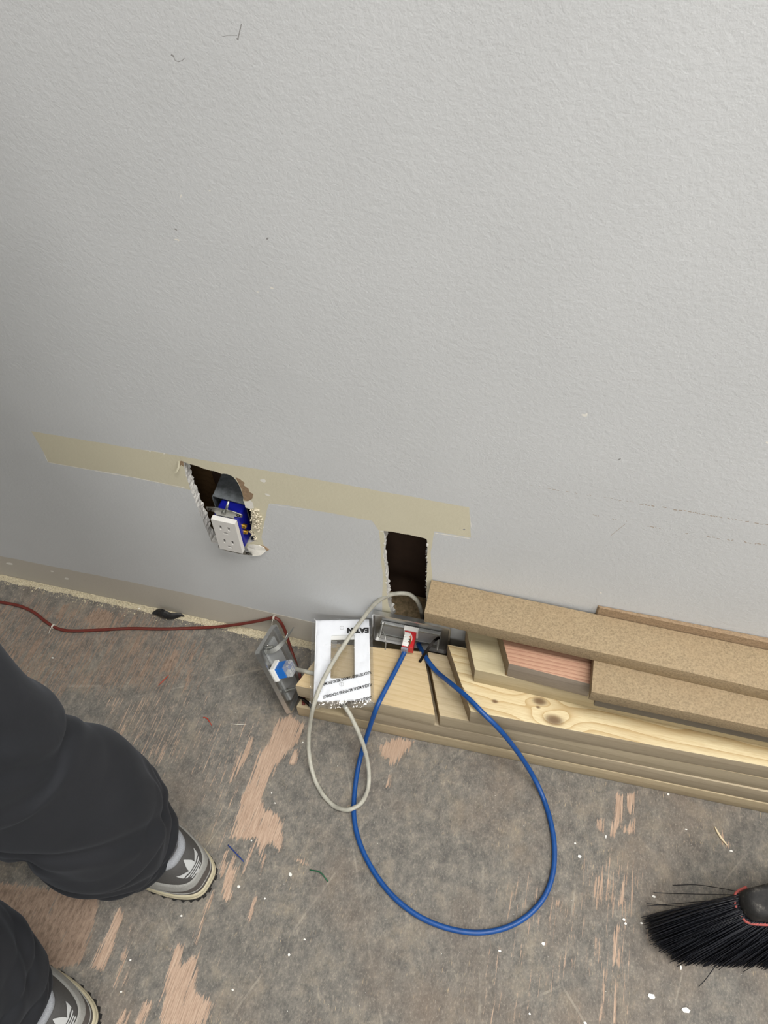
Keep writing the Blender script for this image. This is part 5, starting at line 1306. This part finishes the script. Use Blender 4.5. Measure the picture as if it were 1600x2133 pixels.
spots = [(1207, 1784, 9, 7, 'square white chip right of the blue loop, halfway down'), (1362, 1868, 8, 5, 'white chip just above the longest stray bristles'), (1300, 1916, 7, 5, 'upper of two white chips left of the broom tips'), (1303, 1924, 6, 5, 'lower of two white chips left of the broom tips'),
    (1336, 1923, 6, 4, 'small white chip touching the leftmost bristle tips'), (1523, 1773, 8, 5, 'white chip at the lower end of the wood shaving'), (1132, 1966, 8, 7, 'white chip just below the right of the blue loop'), (1041, 1981, 6, 4, 'small white chip below the bottom of the blue loop'),
    (1198, 1757, 5, 4, 'speck-sized white chip above the square chip by the blue loop'), (1262, 1743, 3, 8, 'narrow upright white sliver between blue loop and worn streaks'), (1392, 1655, 5, 6, 'white chip right at the front of the lumber stack'), (1429, 1728, 6, 3, 'flat white chip between lumber stack and wood shaving'),
    (605, 1822, 9, 8, 'round white chip left of the green wire snippet'), (498, 1847, 7, 6, 'white chip right of the trainer heel'), (552, 1872, 4, 4, 'small white chip below and left of the round chip'), (524, 1751, 4, 4, 'small white chip on the bare wood above the blue snippet'),
    (635, 1957, 6, 3, 'flat white chip left of the bottom of the blue loop'), (602, 1989, 6, 5, 'three-cornered white chip low on the floor left of centre'), (485, 2062, 6, 4, 'white chip near the bottom edge, right of the worn streak'), (631, 1547, 4, 4, 'small white chip left of the grey cable loop'),
    (566, 1652, 4, 4, 'upper of two small chips on the floor left of the grey loop'), (573, 1673, 5, 3, 'lower of two small chips on the floor left of the grey loop'), (1103, 2112, 5, 4, 'white chip at the bottom edge right of centre'), (1219, 2131, 7, 4, 'white chip cut by the bottom edge of the picture'),
    (1418, 2016, 4, 8, 'upright white sliver just below the bristle ends'), (378, 1908, 5, 4, 'white chip below the trainer sole'), (272, 2000, 4, 4, 'upper of two small chips right of the lower trainer'), (253, 2066, 4, 4, 'lower of two small chips right of the lower trainer'),
    (290, 1268, 7, 6, 'white chip on the floor left of the black plastic scrap'), (83, 1225, 6, 6, 'white chip in the rubble at the far left wall base'), (110, 1371, 7, 4, 'white chip on the floor between red cable and trouser leg')]
for k, (x, y, w, h, lab) in enumerate(spots): chip(x, y, w, h, k * 0.7, lab, 'small white chips on the floor', 10 + k, 0.0008)
z_ = 0.0009
bit('wire_snippet', [fl(645, 1812, z_), fl(667, 1817, z_ + 0.002), fl(683, 1836, z_)], 0.0008, MAT['wg'], 'green wire snippet bent on the floor left of the blue loop', 'wire snippet', taper=False)
bit('wire_snippet', [fl(475, 1760, z_), fl(492, 1778, z_), fl(508, 1795, z_)], 0.0008, MAT['wb'], 'dark blue wire snippet beside the shoe on the bare wood', 'wire snippet', taper=False)
MAT['rbit'] = plain('red_plastic_sliver', srgb(176, 62, 44), 0.5)
bit('wire_snippet', [fl(423, 1494, z_), fl(432, 1497, z_), fl(441, 1511, z_)], 0.0009, MAT['rbit'], 'short curved red sliver on the floor above the knee', 'sliver')
bit('wire_snippet', [fl(330, 1428, z_), fl(340, 1418, z_ + 0.001), fl(352, 1406, z_)], 0.0009, MAT['rbit'], 'straight red sliver on the floor nearer the wall', 'sliver')
bit('thread_scrap', [fl(481, 1507, z_), fl(495, 1509, z_ + 0.001), fl(513, 1509, z_)], 0.0005, MAT['thread'], 'thin white thread lying on the floor left of the tilted plate', 'thread')
bit('wood_shaving', [fl(1489, 1722, z_), fl(1500, 1742, z_), fl(1515, 1761, z_)], 0.0016, MAT['splinter'], 'pale wood shaving on the floor above the broom', 'shaving')
# black plastic scrap at the wall base
b = MB(); q0, q1_ = fl(318, 1279, 0.004), fl(383, 1286, 0.004)
P = [q0.lerp(q1_, t) + Vector((0, 0.003 * math.sin(t * 9), 0.002 + 0.009 * math.exp(-((t - 0.45) / 0.16) ** 2))) for t in np.linspace(0, 1, 14)]
b.tube(P, [0.0015, 0.004, 0.0055, 0.0062, 0.0066, 0.0068, 0.0066, 0.0062, 0.0058, 0.0056, 0.005, 0.004, 0.0022, 0.001], 8, True, lambda a: 0.6 + 0.4 * abs(math.cos(1.5 * a)))
tag(b.build('plastic_scrap', MAT['black_p'], origin=q0), 'crumpled black plastic scrap at the foot of the wall', 'plastic scrap')
# plaster rubble ridge along the wall base
# a low continuous ridge of dust and filler with loose crumbs on it
r = random.Random(31)
def ridge_h(x, y):
    w = 0.011 + 0.004 * mnoise.noise(Vector((x * 30, 1, 0))) + (0.003 if x > -0.25 else 0); t = max(0.0, 1 + (y + 0.0) / w)
    return (0.0034 * t ** 0.8 if t > 0 else 0) * (0.75 + 0.5 * mnoise.noise(Vector((x * 120, y * 150, 5)))) + 0.0014 * max(0, mnoise.noise(Vector((x * 600, y * 600, 2)))) * min(1, t * 3)
V_ = []; F_ = []; xs_ = np.arange(-0.86, -0.075, 0.0018); ys_ = np.linspace(-0.022, -0.0004, 13)
for x in xs_:
    for y in ys_:
        yy4 = y + 0.0012 * mnoise.noise(Vector((x * 300, y * 300, 9))); hh = ridge_h(x, yy4); V_.append(Vector((x, yy4 if y < -0.001 else -0.0004, hh if hh > 0.0003 else -0.0006)))
m_ = len(ys_)
for i in range(len(xs_) - 1):
    for j in range(m_ - 1): k = i * m_ + j; F_.append((k, k + m_, k + m_ + 1, k + 1))
for _ in range(2600):
    x = r.uniform(-0.86, -0.08); y = -abs(r.gauss(0, 0.0085)) - 0.0008; s_ = r.choice((0.0004, 0.0005, 0.0006, 0.0008, 0.0011, 0.0016)) * r.uniform(0.7, 1.2)
    crumbs(V_, F_, (x, min(y, -s_ * 1.3 - 0.0003), max(0.0003, ridge_h(x, y)) + s_ * 0.3), s_, r)
MAT['rubble'] = plain('plaster_dust', srgb(196, 186, 160), 0.95, 0, 0.3, 500, 0.6)
tag(mesh_obj('plaster_rubble', V_, F_, MAT['rubble'], origin=(-0.4, -0.02, 0)), 'line of crumbled plaster along the foot of the wall', 'rubble', kind='stuff')
V_ = []; F_ = []
for _ in range(300):
    x = r.uniform(-0.8, 0.6); y = r.uniform(-0.75, -0.135); s_ = r.uniform(0.00025, 0.0006)
    if x < -0.10 and y < -0.30: continue
    crumbs(V_, F_, (x, y, s_ * 0.6), s_, r)
tag(mesh_obj('dust_specks', V_, F_, MAT['w_scrap'], origin=(0.1, -0.3, 0)), 'fine white dust specks scattered over the grey floor', 'dust', kind='stuff')
